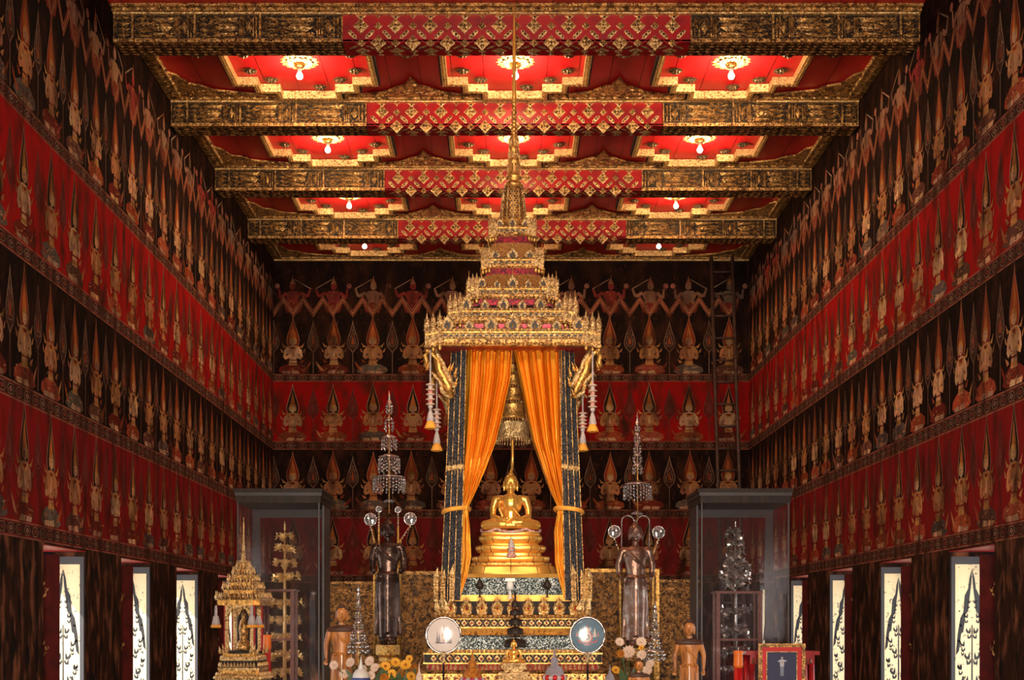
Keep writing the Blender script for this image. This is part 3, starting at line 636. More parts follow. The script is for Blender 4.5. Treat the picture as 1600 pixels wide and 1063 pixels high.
ZP = .45   # top of the altar platform
# ================================================================== THRONE PAVILION
TX, TY = -.055, 17.0
def hw(wpx, yc=TY, f=1.0): a = wpx * f / FPX; w = a * yc / (1 + a / 2); return w / 2
def zr(py, h, yc=TY): return EZ + (VPY - py) * (yc - h) / FPX
def faces4(c, h, z):   # frames on the four sides of a square body centred at c with half width h
    out = []
    for k in range(4):
        a = k * pi / 2; n = V((sin(a), -cos(a), 0)); u = V((cos(a), sin(a), 0)); out.append((V((c[0], c[1], z)) + n * h, u, V((0, 0, 1)), n))
    return out
def diamond_band(mb, fr, w, h, p, k='gold_pale', kd='red_lacquer'):
    n = max(1, int(w / p)); p = w / n
    for i in range(n):
        x = -w / 2 + (i + .5) * p
        mb.relief([(x - p * .42, 0), (x, -h * .42), (x + p * .42, 0), (x, h * .42)], fr, .012, k); mb.relief([(x - p * .16, 0), (x, -h * .16), (x + p * .16, 0), (x, h * .16)], fr, .012, kd, base=.008)
        for sg in (-1, 1): mb.relief([(x + p / 2 - p * .2, sg * h * .46), (x + p / 2, sg * h * .12), (x + p / 2 + p * .2, sg * h * .46)], fr, .010, k)
def leaf_row(mb, fr, w, h, p, k='gold_pale', t=.02, up=1):
    n = max(1, int(w / p)); p = w / n
    for i in range(n):
        x = -w / 2 + (i + .5) * p; mb.relief([(x - p * .46, 0), (x + p * .46, 0), (x + p * .34, up * h * .55), (x, up * h), (x - p * .34, up * h * .55)], fr, t, k)
def sema_leaf(mb, fr, w, h):
    P = ogive(w / 2, 0, h * .42, h, 6); mb.relief(P, fr, .035, 'gold_pale'); mb.relief([(a * .55, h * .12 + c * .6) for a, c in P], fr, .02, 'gold', base=.022)
    mb.relief([(-w * .09, h * .36), (0, h * .22), (w * .09, h * .36), (0, h * .52)], fr, .015, 'red_lacquer', base=.036)
    for sg in (-1, 1):
        for a, c in ((.44, .15), (.50, .35), (.40, .55), (.24, .75)): mb.relief([(sg * w * (a - .12), h * c), (sg * w * (a + .06), h * (c + .03)), (sg * w * (a), h * (c + .16))], fr, .02, 'gold_pale', base=.01)
def horn(mb, p, h, w, lean=(0, 0), k='gold', seg=6, curl=0.0):
    prof = [(0, .8), (.08, 1.0), (.16, .62), (.28, .95), (.42, .80), (.55, .50), (.68, .38), (.82, .22), (1.0, .03)]
    rings = []
    for t, r in prof:
        cx = p[0] + lean[0] * t * t + curl * sin(t * pi * 1.5) * h * .1; cy = p[1] + lean[1] * t * t; rings.append([(cx + w / 2 * r * cos(2 * pi * j / seg), cy + w / 2 * r * sin(2 * pi * j / seg), p[2] + h * t) for j in range(seg)])
    mb.loft(rings, k)
th = empty('throne_pavilion', (TX, TY, EZ - 1.0), 'tall gilded tiered throne pavilion with needle spire in the hall centre', 'shrine')
def section(name, y0, y1, w0, w1, k, nn=.03, extra=None, label=None, par=None):
    mb = MB(); h0, h1 = hw(w0), hw(w1); z0, z1 = zr(y0, h0), zr(y1, h1)
    mb.loft([redent(h0, nn, z0, (TX, TY)), redent(h1, nn, z1, (TX, TY))], k)
    if extra: extra(mb, (h0 + h1) / 2, z0, z1)
    return mb.build(name, par or th, label=label)
def ex_d(p=.085):
    def f(mb, h, z0, z1):
        for fr in faces4((TX, TY), h + .003, (z0 + z1) / 2): diamond_band(mb, fr, 2 * h - .13, (z1 - z0) * .92, p)
        for zz in (z0, z1): mb.loft([redent(h + .012, .03, zz - .008, (TX, TY)), redent(h + .012, .03, zz + .008, (TX, TY))], 'gold')
    return f
def ex_l(p=.06, up=1, k='gold_pale', q=1.0):
    def f(mb, h, z0, z1):
        for fr in faces4((TX, TY), h + .002, z0 if up > 0 else z1): leaf_row(mb, fr, 2 * h - .07, (z1 - z0) * q, p, k, .02, up)
    return f
section('plinth', 975 + (EZ - ZP) * FPX / (17 - hw(320)), 1066, 320, 300, 'gold_old'); section('patterned_band', 1066, 1054, 290, 288, 'gold', extra=ex_d(.09)); section('ledge', 1054, 1048, 292, 300, 'gold_old')
section('baluster_band', 1048, 1037, 268, 262, 'red_lacquer', extra=ex_l(.05, 1, 'gold_pale')); section('patterned_band', 1037, 1022, 278, 278, 'gold_dark', extra=ex_d(.09)); section('lotus_ledge', 1022, 1016, 266, 262, 'gold', extra=ex_l(.05, 1, q=1.3))
section('mirror_band', 1016, 993, 224, 208, 'mirror', label='band of black and silver mirror mosaic'); section('rolled_ledge', 993, 981, 214, 222, 'gold_smooth', extra=ex_l(.06, 1, 'gold', .8)); section('patterned_band', 981, 967, 228, 228, 'gold_dark', extra=ex_d(.085))
section('ledge', 967, 961, 236, 246, 'gold', extra=ex_l(.05, -1)); 
section('step', 961, 940, 200, 186, 'gold_dark'); section('ledge', 940, 930, 182, 186, 'gold_smooth'); section('mirror_band', 930, 903, 172, 158, 'mirror', label='upper band of silver mirror mosaic'); section('rail', 903, 897, 160, 164, 'gold_smooth')
hq = hw(240); zq = zr(961, hq)
for k, fr in enumerate(faces4((TX, TY), hq - .05, zq)):
    for i in range(9):
        mb = MB(); x = (-4 + i) * .178; sema_leaf(mb, (fr[0] + fr[1] * x, fr[1], fr[2], fr[3]), .135, .20); mb.build('lotus_petal', th)
for sx in (-1, 1):
    for sy in (-1, 1):
        mb = MB(); 
        for dx, dy, h_ in ((0, 0, .24), (-.07, .07, .21), (.0, .12, .19), (-.11, 0, .20)): horn(mb, (TX + sx * (hq - .02 + dx), TY + sy * (hq - .02 - dy), zq), h_, .085, (sx * .04, sy * .04), 'gold_pale', 8)
        mb.build('corner_flame', th)
        mb = MB(); zz = zr(937, hw(215))
        for dx, dy, h_ in ((.08, .0, .36), (0, .0, .34), (-.10, -.0, .40)):
            x, y = TX + sx * (.80 + dx), TY + sy * (.86 - dy)
            mb.box(x - .025, x + .025, y - .03, y + .03, zz - .02, zz + h_ * .62, 'gold_pale'); horn(mb, (x, y, zz + h_ * .60), h_ * .42, .085, (-sx * .02, 0), 'gold_pale', 8)
            for q in range(7): mb.relief([(-.03, 0), (0, -.02), (.03, 0), (0, .03)], (V((x, y - sy * -.03 if sy > 0 else y - .03, zz + .02 + q * .033)), V((1, 0, 0)), V((0, 0, 1)), V((0, -1, 0))), .02, 'gold_pale')
        mb.build('naga_finial', th)
# leaning corner posts, each three-ridged
zt, zbp = zr(540, 1.0), zr(938, hw(220))
for sx in (-1, 1):
    for sy in (-1, 1):
        mb = MB()
        ob, ot = .835, .715; ib, it = .60, .535
        def prism(xb0, xb1, xt0, xt1, yb0, yb1, yt0, yt1, k):
            rg = [[(TX + sx * a, TY + sy * b_, z) for a, b_ in ((x0, y0), (x1, y0), (x1, y1), (x0, y1))] for x0, x1, y0, y1, z in ((xb0, xb1, yb0, yb1, zbp), (xt0, xt1, yt0, yt1, zt))]
            mb.loft(rg, k)
        def lerp(a, c_, t): return a + (c_ - a) * t
        for (t0, t1, yo) in ((0, .34, .70), (.34, .68, .785), (.68, 1.0, .87)):
            # three stepped shafts: outermost stands farthest back
            bx0, bx1 = lerp(ob, ib, t0), lerp(ob, ib, t1); tx0, tx1 = lerp(ot, it, t0), lerp(ot, it, t1)
            prism(bx1, bx0, tx1, tx0, .50, yo, .44, yo - .09, 'charcoal')
            for bx, tx in ((bx0, tx0),) + (((bx1, tx1),) if t1 == 1.0 else ()): prism(bx - .0035, bx + .0035, tx - .0035, tx + .0035, yo - .01, yo + .006, yo - .10, yo - .084, 'gold_old')
        po = mb.build('corner_post', th)
        cl = MB()
        for t0, yo in ((.17, .70), (.51, .785), (.84, .87)):
            zc_ = zr(730, .8); f = (zc_ - zbp) / (zt - zbp); x = TX + sx * lerp(lerp(ob, ib, t0), lerp(ot, it, t0), f); y = TY + sy * (yo - .09 * f + .012)
            fr = (V((x, y, zc_)), V((1, 0, 0)), V((0, 0, 1)), V((0, sy, 0)))
            for s_ in (-1, 1): cl.relief([(-.045, 0), (-.03, s_ * .03), (-.012, s_ * .025), (0, s_ * .095), (.012, s_ * .025), (.03, s_ * .03), (.045, 0)][::s_], fr, .02, 'gold_pale')
        cl.build('collar_ornament', po)
# carved eave brackets: a naga curling out from the post up to the eave corner
for sx in (-1, 1):
    for sy in (-1, 1):
        mb = MB()
        q = lambda px, py: (TX + sx * ((801.5 - px) * 16.2 / FPX), TY + sy * .80, EZ + (VPY - py) * 16.2 / FPX)
        path = [(708, 622), (700, 606), (694, 592), (687, 578), (683, 565), (678, 553), (670, 548), (665, 556), (667, 566), (664, 574)]
        mb.tube([q(*p) for p in path], [.03, .045, .05, .05, .042, .04, .045, .035, .03, .02], 'gold', 8)
        path = [(709, 606), (704, 592), (697, 582), (691, 568), (686, 556), (680, 546)]; mb.tube([q(*p) for p in path], [.03, .035, .038, .032, .03, .02], 'gold_pale', 8)
        path = [(703, 622), (692, 612), (687, 598), (681, 588), (676, 583), (672, 588)]; mb.tube([q(*p) for p in path], [.02, .03, .03, .025, .02, .012], 'gold_pale', 8)
        for (a, c_, l_) in ((700, 580, 12), (706, 576, 14), (711, 585, 10), (694, 600, -9), (689, 604, -8), (668, 575, -7), (665, 565, -6), (706, 618, 8), (712, 600, 11)):
            p = q(a, c_); horn(mb, (p[0], p[1], p[2] - .03), .11, .05, (-sx * .03, 0), 'gold', 6)
        mb.build('naga_bracket', th)
# roof tiers
def gable(mb, fr, w, h):
    P = ogive(w / 2, 0, h * .35, h, 5); mb.relief(P, fr, .02, 'gold_pale', apex=False); mb.relief([(a * .5, c * .62) for a, c in P], fr, .004, 'dark', base=.021, apex=False)
    mb.relief([(-w * .10, h * .05), (w * .10, h * .05), (w * .05, h * .30), (0, h * .42), (-w * .05, h * .30)], fr, .02, 'gold', base=.022)
    for sg in (-1, 1):
        for a, c in ((.52, .10), (.48, .32), (.34, .52), (.2, .74)): mb.relief([(sg * w * (a - .14), h * c), (sg * w * (a + .12), h * (c - .02)), (sg * w * (a + .02), h * (c + .18))], fr, .018, 'gold_pale', base=.008)
tiers = [(540, 513, 277, 7, .155, .17), (505, 481, 203, 6, .15, .15), (467, 447, 143, 5, .12, .13), (419, 402, 98, 3, .10, .11), (369, 352, 74, 3, .085, .10)]
prev = None
for ti, (y0, y1, w, ng, gh, hh) in enumerate(tiers):
    h = hw(w); z0, z1 = zr(y0, h), zr(y1, h); H = z1 - z0; nn = h * .055 + .012; sc = h
    e = MB()
    for f0, f1, ex, kk in ((0, .22, 0, 'gold_old'), (.22, .38, -.016, 'gold_old'), (.38, .74, -.03, 'gold_pale'), (.74, .82, -.004, 'gold'), (.82, 1.0, -.020, 'gold_old')): e.loft([redent(h + ex, nn, z0 + H * f0, (TX, TY)), redent(h + ex, nn, z0 + H * f1, (TX, TY))], kk)
    for fr in faces4((TX, TY), h - .03, z0 + H * .60):
        n_ = max(4, int(2 * h / .075)); W2 = 2 * h - 4 * nn
        for i in range(n_): x = -W2 / 2 + (i + .5) * W2 / n_; e.relief([(x - .018, -.008), (x + .018, -.008), (x + .018, .010), (x - .018, .010)], fr, .003, 'dark', apex=False, base=.001)
    for fr in faces4((TX, TY), h - .016, z0 + H * .40): leaf_row(e, fr, 2 * h - 4 * nn, H * .12, .035, 'gold_pale', .014, 1)
    for fr in faces4((TX, TY), h - .006, z0 + H * .80): leaf_row(e, fr, 2 * h - 4 * nn, H * .22, .05, 'gold_pale', .018, 1)
    for fr in faces4((TX, TY), h + .001, z0 + H * .02): leaf_row(e, fr, 2 * h - 4 * nn, H * .20, .045, 'gold', .018, 1)
    for fr in faces4((TX, TY), h, z0 + H * .12): leaf_row(e, fr, 2 * h - 4 * nn, H * .10, .04, 'gold_pale', .012, -1)
    eo = e.build('eave_cornice', th)
    for fr in faces4((TX, TY), h - .03, z1):
        for i in range(ng):
            g = MB()
            x = (i - (ng - 1) / 2) * (2 * h - 4 * nn) / ng; m_ = 1.0 if i % 2 == 0 else .72
            if i == (ng - 1) / 2: m_ = 1.15
            f2 = (fr[0] + fr[1] * x, fr[1], fr[2], fr[3]); gable(g, f2, (2 * h - 4 * nn) / ng * .62 * m_, gh * m_)
            if ti < 4: p = fr[0] + fr[1] * x + fr[3] * .01 + V((0, 0, gh * m_)); g.tube([p, p + V((0, 0, .10))], .004, 'gold', 5)
            g.build('gable_ornament', eo)
    for sx in (-1, 1):
        for sy in (-1, 1):
            f_ = MB()
            for a, c_ in ((0, 2), (1, 1), (2, 0)):
                x, y = TX + sx * (h - .02 - a * nn * 1.15), TY + sy * (h - .02 - c_ * nn * 1.15); horn(f_, (x, y, z1), hh * 1.25, .062 + .02 * sc, (sx * -.0, 0), 'gold_pale', 8)
                for q in (-1, 1): horn(f_, (x + q * .018, y, z1 + hh * .2), hh * .7, .022, (q * .012, 0), 'gold_pale', 6)
                f_.box(x - .022, x + .022, y - .022, y + .022, z1 - H, z1 + .01, 'gold_pale'); f_.ell((x, y, z0 - .02), (.022, .022, .035), 'gold', 8, 6)
            f_.build('corner_flame', eo)
    # valance and sloping net roof rising to the next tier
    if ti < 4:
        w2 = tiers[ti + 1][2]; h2 = hw(w2) - .05; z2 = zr(tiers[ti + 1][0], hw(w2))
        hb = h - .07 * (1.1 if ti < 3 else .9)
        v_ = MB(); hm = h2 + .01 + .02; zm = z2 - (z2 - z1) * (.42 if ti < 2 else .25)
        kk = 'lattice' if ti >= 2 else 'charcoal'
        rings = []
        for t in (0, .2, .4, .6, .8, 1): rings.append(redent(hb + (h2 + .012 - hb) * (t ** .7), nn, z1 - .02 + (zm - z1 + .02) * t, (TX, TY)))
        v_.loft(rings, kk); v_.build('roof_slope', th, label='sloping net-patterned roof')
        r_ = MB(); r_.loft([redent(h2, nn, zm, (TX, TY)), redent(h2 + .006, nn, z2 + .005, (TX, TY))], 'glitter_red'); r_.build('red_valance', th, label='glittering red band under the tier above')
# underside of the main eave with crimson cloth
u_ = MB(); h = hw(262); z0 = zr(540, 1.0); u_.loft([redent(h, .05, z0 - .10, (TX, TY)), redent(h, .05, z0 + .002, (TX, TY))], 'glitter_red', cap=True)
u2 = MB(); u2.loft([redent(hw(225), .05, z0 - .012, (TX, TY)), redent(hw(255), .05, z0 + .0015, (TX, TY))], 'red_lacquer'); u2.build('eave_lining', th)
# bell-shaped lattice, ringed spire and needle
sp = [(352, 50, 'lattice'), (347, 40, 'lattice'), (335, 38.5, 'lattice'), (320, 36.5, 'lattice'), (305, 32.5, 'lattice'), (294, 27, 'lattice')]
def ringz(lst): return [(w * 17.0 / FPX / 2, EZ + (VPY - y) * 17.0 / FPX) for y, w in lst]
b_ = MB(); b_.lathe((TX + .01, TY, 0), [(r, z) for r, z in ringz([(a, c) for a, c, d in sp])], 'gold', 12)
for k in range(12):
    a = 2 * pi * k / 12; b_.tube([(TX + .01 + r * 1.02 * cos(a), TY + r * 1.02 * sin(a), z) for r, z in ringz([(a_, c_) for a_, c_, d in sp[1:]])], .008, 'gold_pale', 5)
# open net holes
rr = ringz([(a, c) for a, c, d in sp[1:]])
for row in range(14):
    t = row / 14; z = rr[0][1] + (rr[-1][1] - rr[0][1]) * (t + .03); r = np_r = rr[0][0] + (rr[-1][0] - rr[0][0]) * t ** 1.5
    for k in range(24):
        a = 2 * pi * (k + .5 * (row % 2)) / 24; n = V((cos(a), sin(a), 0)); b_.relief([(-.010, 0), (0, -.012), (.010, 0), (0, .012)], (V((TX + .01, TY, z)) + n * (r + .004), V((-sin(a), cos(a), 0)), V((0, 0, 1)), n), .002, 'dark', apex=False)
b_.build('lattice_bell', th)
s_ = MB(); prof = [(294, 29), (291, 31), (288, 30), (286, 24), (284, 20), (281, 23), (279, 26), (276, 26), (274, 22), (272, 21), (258, 18.5), (255, 20), (251, 20), (249, 17), (238, 16), (235, 18), (232, 17), (230, 15), (217, 13), (215, 14)]
s_.lathe((TX + .02, TY, 0), ringz(prof), 'gold', 20)
for (ya_, yb_, wa, wb) in ((272, 258, 21.5, 19), (249, 238, 17.5, 16.3), (230, 217, 15.4, 13.4)):
    for k in range(14):
        a = 2 * pi * k / 14; (ra, za), (rb, zb2) = ringz([(ya_, wa), (yb_, wb)]); s_.tube([(TX + .02 + ra * cos(a), TY + ra * sin(a), za), (TX + .02 + rb * cos(a), TY + rb * sin(a), zb2)], .007, 'gold_pale', 5)
y = 214; w = 11.5; pr = []
while y > 156: pr += [(y, w), (y - 1.5, w * .72), (y - 4, w * .66), (y - 5, w * .98)]; y -= 6.5; w *= .955
s_.lathe((TX + .02, TY, 0), ringz(pr), 'gold', 16); s_.lathe((TX + .022, TY, 0), ringz([(158, 6.5), (150, 7.2), (130, 6.0), (84, 5.0), (80, 6.2), (76, 5), (70, 5.2), (30, 3.6), (4, 1.0)]), 'gold_smooth', 14)
s_.build('ringed_spire', th)

# ------------------------------------------------------------------ curtains
def interp(tab, y):
    for (y0, x0), (y1, x1) in zip(tab, tab[1:]):
        if y <= y1: t = (y - y0) / (y1 - y0); t = t * t * (3 - 2 * t) if False else t; return x0 + (x1 - x0) * t
    return tab[-1][1]
def curtain(left, right, ytop, ybot, tie, seed, name_label, group):
    rnd = random.Random(seed); mb = MB(); NU, NV = 150, 90; vs = []; Yc = 16.27
    ph = [rnd.uniform(0, 6) for _ in range(6)]
    for j in range(NV + 1):
        y = ytop + (ybot - ytop) * j / NV; xl, xr = interp(left, y), interp(right, y); g = math.exp(-((y - tie) / 26) ** 2)
        wpx = xr - xl; amp = .085 * (1 - .45 * g) * (1.0 if y < tie else .8)
        for i in range(NU + 1):
            s = i / NU; s2 = s + .018 * sin(2 * pi * 3 * s + ph[0] + y * .01)
            f = sin(2 * pi * 6.5 * s2 + ph[1]) * .6 + sin(2 * pi * 13 * s2 + ph[2] + .012 * y) * .28 + sin(2 * pi * 3.2 * s2 + ph[3] - .008 * y) * .35
            px = xl + wpx * s + f * .010 * wpx; Y = Yc - amp * f - .05 * g
            v = W(px, y, 16.25); vs.append((v.x, Y, v.z))
    fs = [(j * (NU + 1) + i, (j + 1) * (NU + 1) + i, (j + 1) * (NU + 1) + i + 1, j * (NU + 1) + i + 1) for j in range(NV) for i in range(NU)]
    mb.add(vs, fs, 'satin', smooth=True); o = mb.build('curtain', loc=tuple(W((left[0][1] + right[0][1]) / 2, ybot, 16.27)))
    so = o.modifiers.new('thickness', 'SOLIDIFY'); so.thickness = .006
    tag(o, name_label, 'curtain', group); return o
Lc = curtain([(541, 727), (700, 722), (760, 721), (795, 719), (830, 716), (935, 714)], [(541, 800), (590, 797), (645, 785), (690, 774), (735, 757), (765, 744), (795, 730), (820, 733), (870, 735.5), (900, 729), (935, 718)], 541, 935, 795, 3, 'orange gold satin curtain gathered to the left post of the throne', 'throne curtains')
Rc = curtain([(541, 801), (590, 811), (645, 822), (690, 832), (735, 848), (765, 859), (795, 872), (830, 866), (880, 868), (900, 873), (935, 881)], [(541, 877), (700, 880), (760, 884), (795, 886), (830, 888), (935, 893)], 541, 935, 795, 8, 'orange gold satin curtain gathered to the right post of the throne', 'throne curtains')
for sx, cur, xs in ((-1, Lc, (691, 733)), (1, Rc, (868, 912))):
    t = MB(); pts = []
    for k in range(21):
        a = 2 * pi * k / 20; c_ = W(sum(xs) / 2, 796, 16.2); pts.append((c_.x + (xs[1] - xs[0]) / 2 * 16.2 / FPX * cos(a), 16.42 + .32 * sin(a), c_.z + .02 * cos(a) * -sx))
    t.tube(pts, .022, 'tassel', 8)
    for k in range(60):
        a = 2 * pi * k / 60; c_ = W(sum(xs) / 2, 796, 16.2); t.ell((c_.x + ((xs[1] - xs[0]) / 2 * 16.2 / FPX) * cos(a), 16.42 + .33 * sin(a), c_.z + .02 * cos(a) * -sx), (.018, .018, .028), 'tassel', 6, 4)
    t.build('tie_rope', cur, label='fluffy yellow tie-back rope')
# curtain rail hidden under the eave
# ------------------------------------------------------------------ flower-string tassels hanging from the eave
def hanging(px, ytop, ybot, Y, lab):
    t = MB(); a = W(px, ytop, Y); z = lambda y: EZ + (VPY - y) * Y / FPX; x = a.x
    t.tube([(x, Y, z(ytop)), (x, Y, z(ybot - 20))], .010, 'tassel_white', 6)
    yb0 = ytop + (ybot - ytop) * .42; L = ybot - 34 - yb0
    t.tube([(x, Y, z(yb0)), (x, Y, z(ybot - 34))], .022, 'cream', 8)
    for k in range(5):
        yy = yb0 + L * (k + .3) / 5; t.ell((x, Y, z(yy)), (.055, .055, .012), 'cream', 10, 6); t.ell((x, Y, z(yy + 4)), (.028, .028, .03), 'garland' if k % 2 else 'tassel_white', 8, 6)
    o = t.build('flower_string', loc=(x, Y, z(ytop))); c_ = MB(); c_.lathe((x, Y, 0), [(.012, z(ybot - 32)), (.03, z(ybot - 24)), (.045, z(ybot - 13)), (.03, z(ybot - 12))], 'tassel_white', 12); c_.build('white_cap', o)
    s = MB()
    for k in range(12):
        q = 2 * pi * k / 12; s.tube([(x + .02 * cos(q), Y + .02 * sin(q), z(ybot - 14)), (x + .055 * cos(q), Y + .055 * sin(q), z(ybot - 1))], [.012, .018], 'tassel', 6)
    s.build('orange_tassel', o); tag(o, lab, 'garland', 'flower strings on the throne')
hanging(672.5, 547, 671, 16.1, 'flower string with orange tassel at outer left of throne eave'); hanging(682.5, 590, 706, 16.5, 'lower flower string with orange tassel at inner left of throne')
hanging(926, 545, 676, 16.1, 'flower string with orange tassel at outer right of throne eave'); hanging(910.5, 600, 706, 16.5, 'lower flower string with orange tassel at inner right of throne')

# ------------------------------------------------------------------ sculpted bodies
def sculpt(o, vox, sm=4):
    r = o.modifiers.new('r', 'REMESH'); r.mode = 'VOXEL'; r.voxel_size = vox; r.use_smooth_shade = True
    s = o.modifiers.new('s', 'SMOOTH'); s.iterations = sm; s.factor = .5
    dg = bpy.context.evaluated_depsgraph_get(); me = bpy.data.meshes.new_from_object(o.evaluated_get(dg)); o.modifiers.clear(); old = o.data; mats_ = list(old.materials); o.data = me
    if not me.materials:
        for m_ in mats_: me.materials.append(m_)
def limb(mb, pts, rs, k):
    pts = [V(p) for p in pts]
    for i in range(len(pts) - 1): mb.tube([pts[i], pts[i] * .5 + pts[i + 1] * .5, pts[i + 1]], [rs[i], (rs[i] + rs[i + 1]) / 2, rs[i + 1]], k, 14)
    for p, r in zip(pts, rs): mb.ell(p, (r, r, r), k, 14, 10)
def head(mb, c, s, k, crown=1.0):   # c = centre, s = half height of the face
    x, y, z = c; E = lambda dx, dy, dz_, rx, ry, rz: mb.ell((x + dx * s, y + dy * s, z + dz_ * s), (rx * s, ry * s, rz * s), k, 16, 12)
    E(0, 0, 0, .76, .80, 1.0); E(0, -.12, -.42, .50, .55, .52); E(0, .05, .55, .80, .82, .62)       # skull, jaw, hair cap
    E(0, .08, 1.05 + .07 * crown, .42, .42, .42); limb(mb, [(x, y + .08 * s, z + 1.3 * s), (x, y + .05 * s, z + (1.35 + .65 * crown) * s)], [.20 * s, .05 * s], k)   # ushnisha and flame
    limb(mb, [(x, y - .74 * s, z + .22 * s), (x, y - .90 * s, z - .14 * s)], [.07 * s, .12 * s], k)   # nose
    for sg in (-1, 1):
        limb(mb, [(x + sg * .10 * s, y - .74 * s, z + .28 * s), (x + sg * .32 * s, y - .72 * s, z + .36 * s), (x + sg * .55 * s, y - .52 * s, z + .24 * s)], [.05 * s, .055 * s, .04 * s], k)  # brows
        E(sg * .30, -.66, .12, .17, .12, .09)   # lids
        limb(mb, [(x + sg * .80 * s, y, z + .35 * s), (x + sg * .86 * s, y - .02 * s, z - .1 * s), (x + sg * .80 * s, y, z - .72 * s)], [.12 * s, .08 * s, .11 * s], k)  # long ears
    E(0, -.74, -.42, .24, .12, .06); E(0, -.70, -.53, .18, .12, .06); E(0, -.62, -.78, .18, .16, .14)  # lips, chin
def hand_flat(mb, c, d, k, s=1.0, up=(0, 0, 1), curl=.3):   # palm at c, fingers along d; four fingers and a thumb
    c = V(c); d = V(d).normalized(); up = V(up); w = d.cross(up).normalized(); n = w.cross(d)
    for q in range(-2, 3): mb.ell(c + w * q * .012 * s, (.016 * s,) * 3, k, 8, 6)
    mb.ell(c, (.036 * s, .036 * s, .036 * s * .8), k, 12, 8)
    for q, l in zip((-1.5, -.5, .5, 1.5), (.058, .070, .066, .050)):
        a = c + d * .03 * s + w * q * .019 * s; b2 = a + d * l * .55 * s; e_ = b2 + d * l * .5 * s - n * l * curl * s; limb(mb, [a, b2, e_], [.0095 * s, .0085 * s, .0065 * s], k)
    a = c - w * .026 * s; limb(mb, [a, a + (d * .6 - w * .8) * .032 * s, a + (d * 1.3 - w * .75) * .045 * s], [.012 * s, .0095 * s, .0075 * s], k)
def seated_body(k='gold_smooth'):
    mb = MB()
    mb.ell((0, .03, .11), (.15, .115, .09), k); limb(mb, [(0, .02, .14), (0, .01, .24), (0, 0, .33)], [.095, .095, .125], k); mb.ell((0, .0, .355), (.175, .085, .075), k); mb.ell((0, .0, .29), (.135, .085, .10), k)
    limb(mb, [(-.165, .005, .375), (.165, .005, .375)], [.052, .052], k); limb(mb, [(0, .005, .40), (0, 0, .475)], [.055, .043], k)
    for sg in (-1, 1):
        limb(mb, [(sg * .178, .005, .372), (sg * .212, .01, .27), (sg * .215, -.02, .165), (sg * .13, -.13, .13), (sg * .07, -.165, .125)], [.052, .043, .036, .030, .022], k)
        limb(mb, [(sg * .09, .02, .08), (sg * .22, -.05, .07), (sg * .305, -.09, .06)], [.085, .075, .058], k)
        limb(mb, [(sg * .305, -.09, .06), (sg * .12, -.17, .062), (-sg * .04, -.19, .055)], [.055, .048, .040], k)
    limb(mb, [(.02, -.205, .085), (.13, -.20, .088), (.20, -.165, .085)], [.028, .030, .022], k)     # upturned foot
    for q in range(5): mb.ell((.205 + .004 * q, -.175 + .012 * q, .088), (.016, .009, .010), k, 8, 6)
    hand_flat(mb, (.045, -.185, .118), (-1, -.1, 0), k, .95, (0, 0, 1), .1); hand_flat(mb, (-.045, -.178, .138), (1, -.1, 0), k, .95, (0, 0, 1), .1)
    limb(mb, [(-.10, -.075, .36), (.02, -.095, .27), (.11, -.07, .17)], [.010, .010, .010], k)          # robe edge
    limb(mb, [(-.145, -.05, .35), (-.135, -.09, .25), (-.10, -.105, .17)], [.018, .016, .016], k)         # shoulder cloth
    head(mb, (0, -.01, .555), .10, k); return mb
o = seated_body().build('seated_buddha_statue'); sculpt(o, .0065, 3)
SB = o; zB = zr(829, 0); o.location = (W(798, 829, 17).x, 17.0, zB - .004); tag(o, 'polished golden seated meditating Buddha on stepped gold pedestal between orange curtains', 'statue')
# stepped lotus pedestal
pd_c = (W(798, 829, 17).x, 17.04)
pd = empty('statue_pedestal', (pd_c[0], pd_c[1], zr(897, hw(150))), 'stepped gilt pedestal of rounded mouldings under the seated golden Buddha', 'pedestal')
def cushion(name, y0, y1, w0, w1, k, depth=.62, bulge=.02, seams=5, par=pd):
    mb = MB(); ha, hb = w0 / 2 / 131, w1 / 2 / 131; Yf = 17.0 - .45; z0, z1 = EZ + (VPY - y0) * 16.6 / FPX, EZ + (VPY - y1) * 16.6 / FPX; n = 40; rings = []
    for t in (0, .12, .3, .5, .7, .88, 1):
        h = ha + (hb - ha) * t + bulge * sin(pi * t) - (.012 if t in (0, 1) else 0); z = z0 + (z1 - z0) * t; r = []
        for j in range(n):
            a = 2 * pi * j / n; ca, sa = cos(a), sin(a); e_ = 2 / 3.2; r.append((pd_c[0] + h * math.copysign(abs(ca) ** e_, ca), pd_c[1] + h * depth * math.copysign(abs(sa) ** e_, sa), z))
        rings.append(r)
    mb.loft(rings, k, smooth=True)
    for q in range(seams):
        a = -pi / 2 + (q - (seams - 1) / 2) * .42; ca, sa = cos(a), sin(a); e_ = 2 / 3.2
        pts = []
        for t in (0.05, .3, .5, .7, .95):
            h = ha + (hb - ha) * t + bulge * sin(pi * t) + .001; pts.append((pd_c[0] + h * math.copysign(abs(ca) ** e_, ca), pd_c[1] + h * depth * math.copysign(abs(sa) ** e_, sa), z0 + (z1 - z0) * t))
        mb.tube(pts, .004, 'gold_dark', 5)
    return mb.build(name, par)
cushion('base_block', 899, 883, 152, 140, 'gold_smooth', .56, .0); cushion('moulding', 883, 877, 128, 126, 'gold', .56, .012); cushion('moulding', 877, 868, 118, 124, 'gold_smooth', .56, .012)
cushion('moulding', 868, 862, 98, 98, 'gold_smooth', .6, .0); cushion('moulding', 862, 851, 104, 112, 'gold_smooth', .6, .014); cushion('moulding', 851, 847, 92, 90, 'gold_smooth', .6, .0, 0); cushion('lotus_cushion', 847, 835, 90, 100, 'gold_smooth', .6, .02); cushion('cushion_top', 835, 828.5, 92, 92, 'gold_smooth', .6, .01, 0)
g = MB()
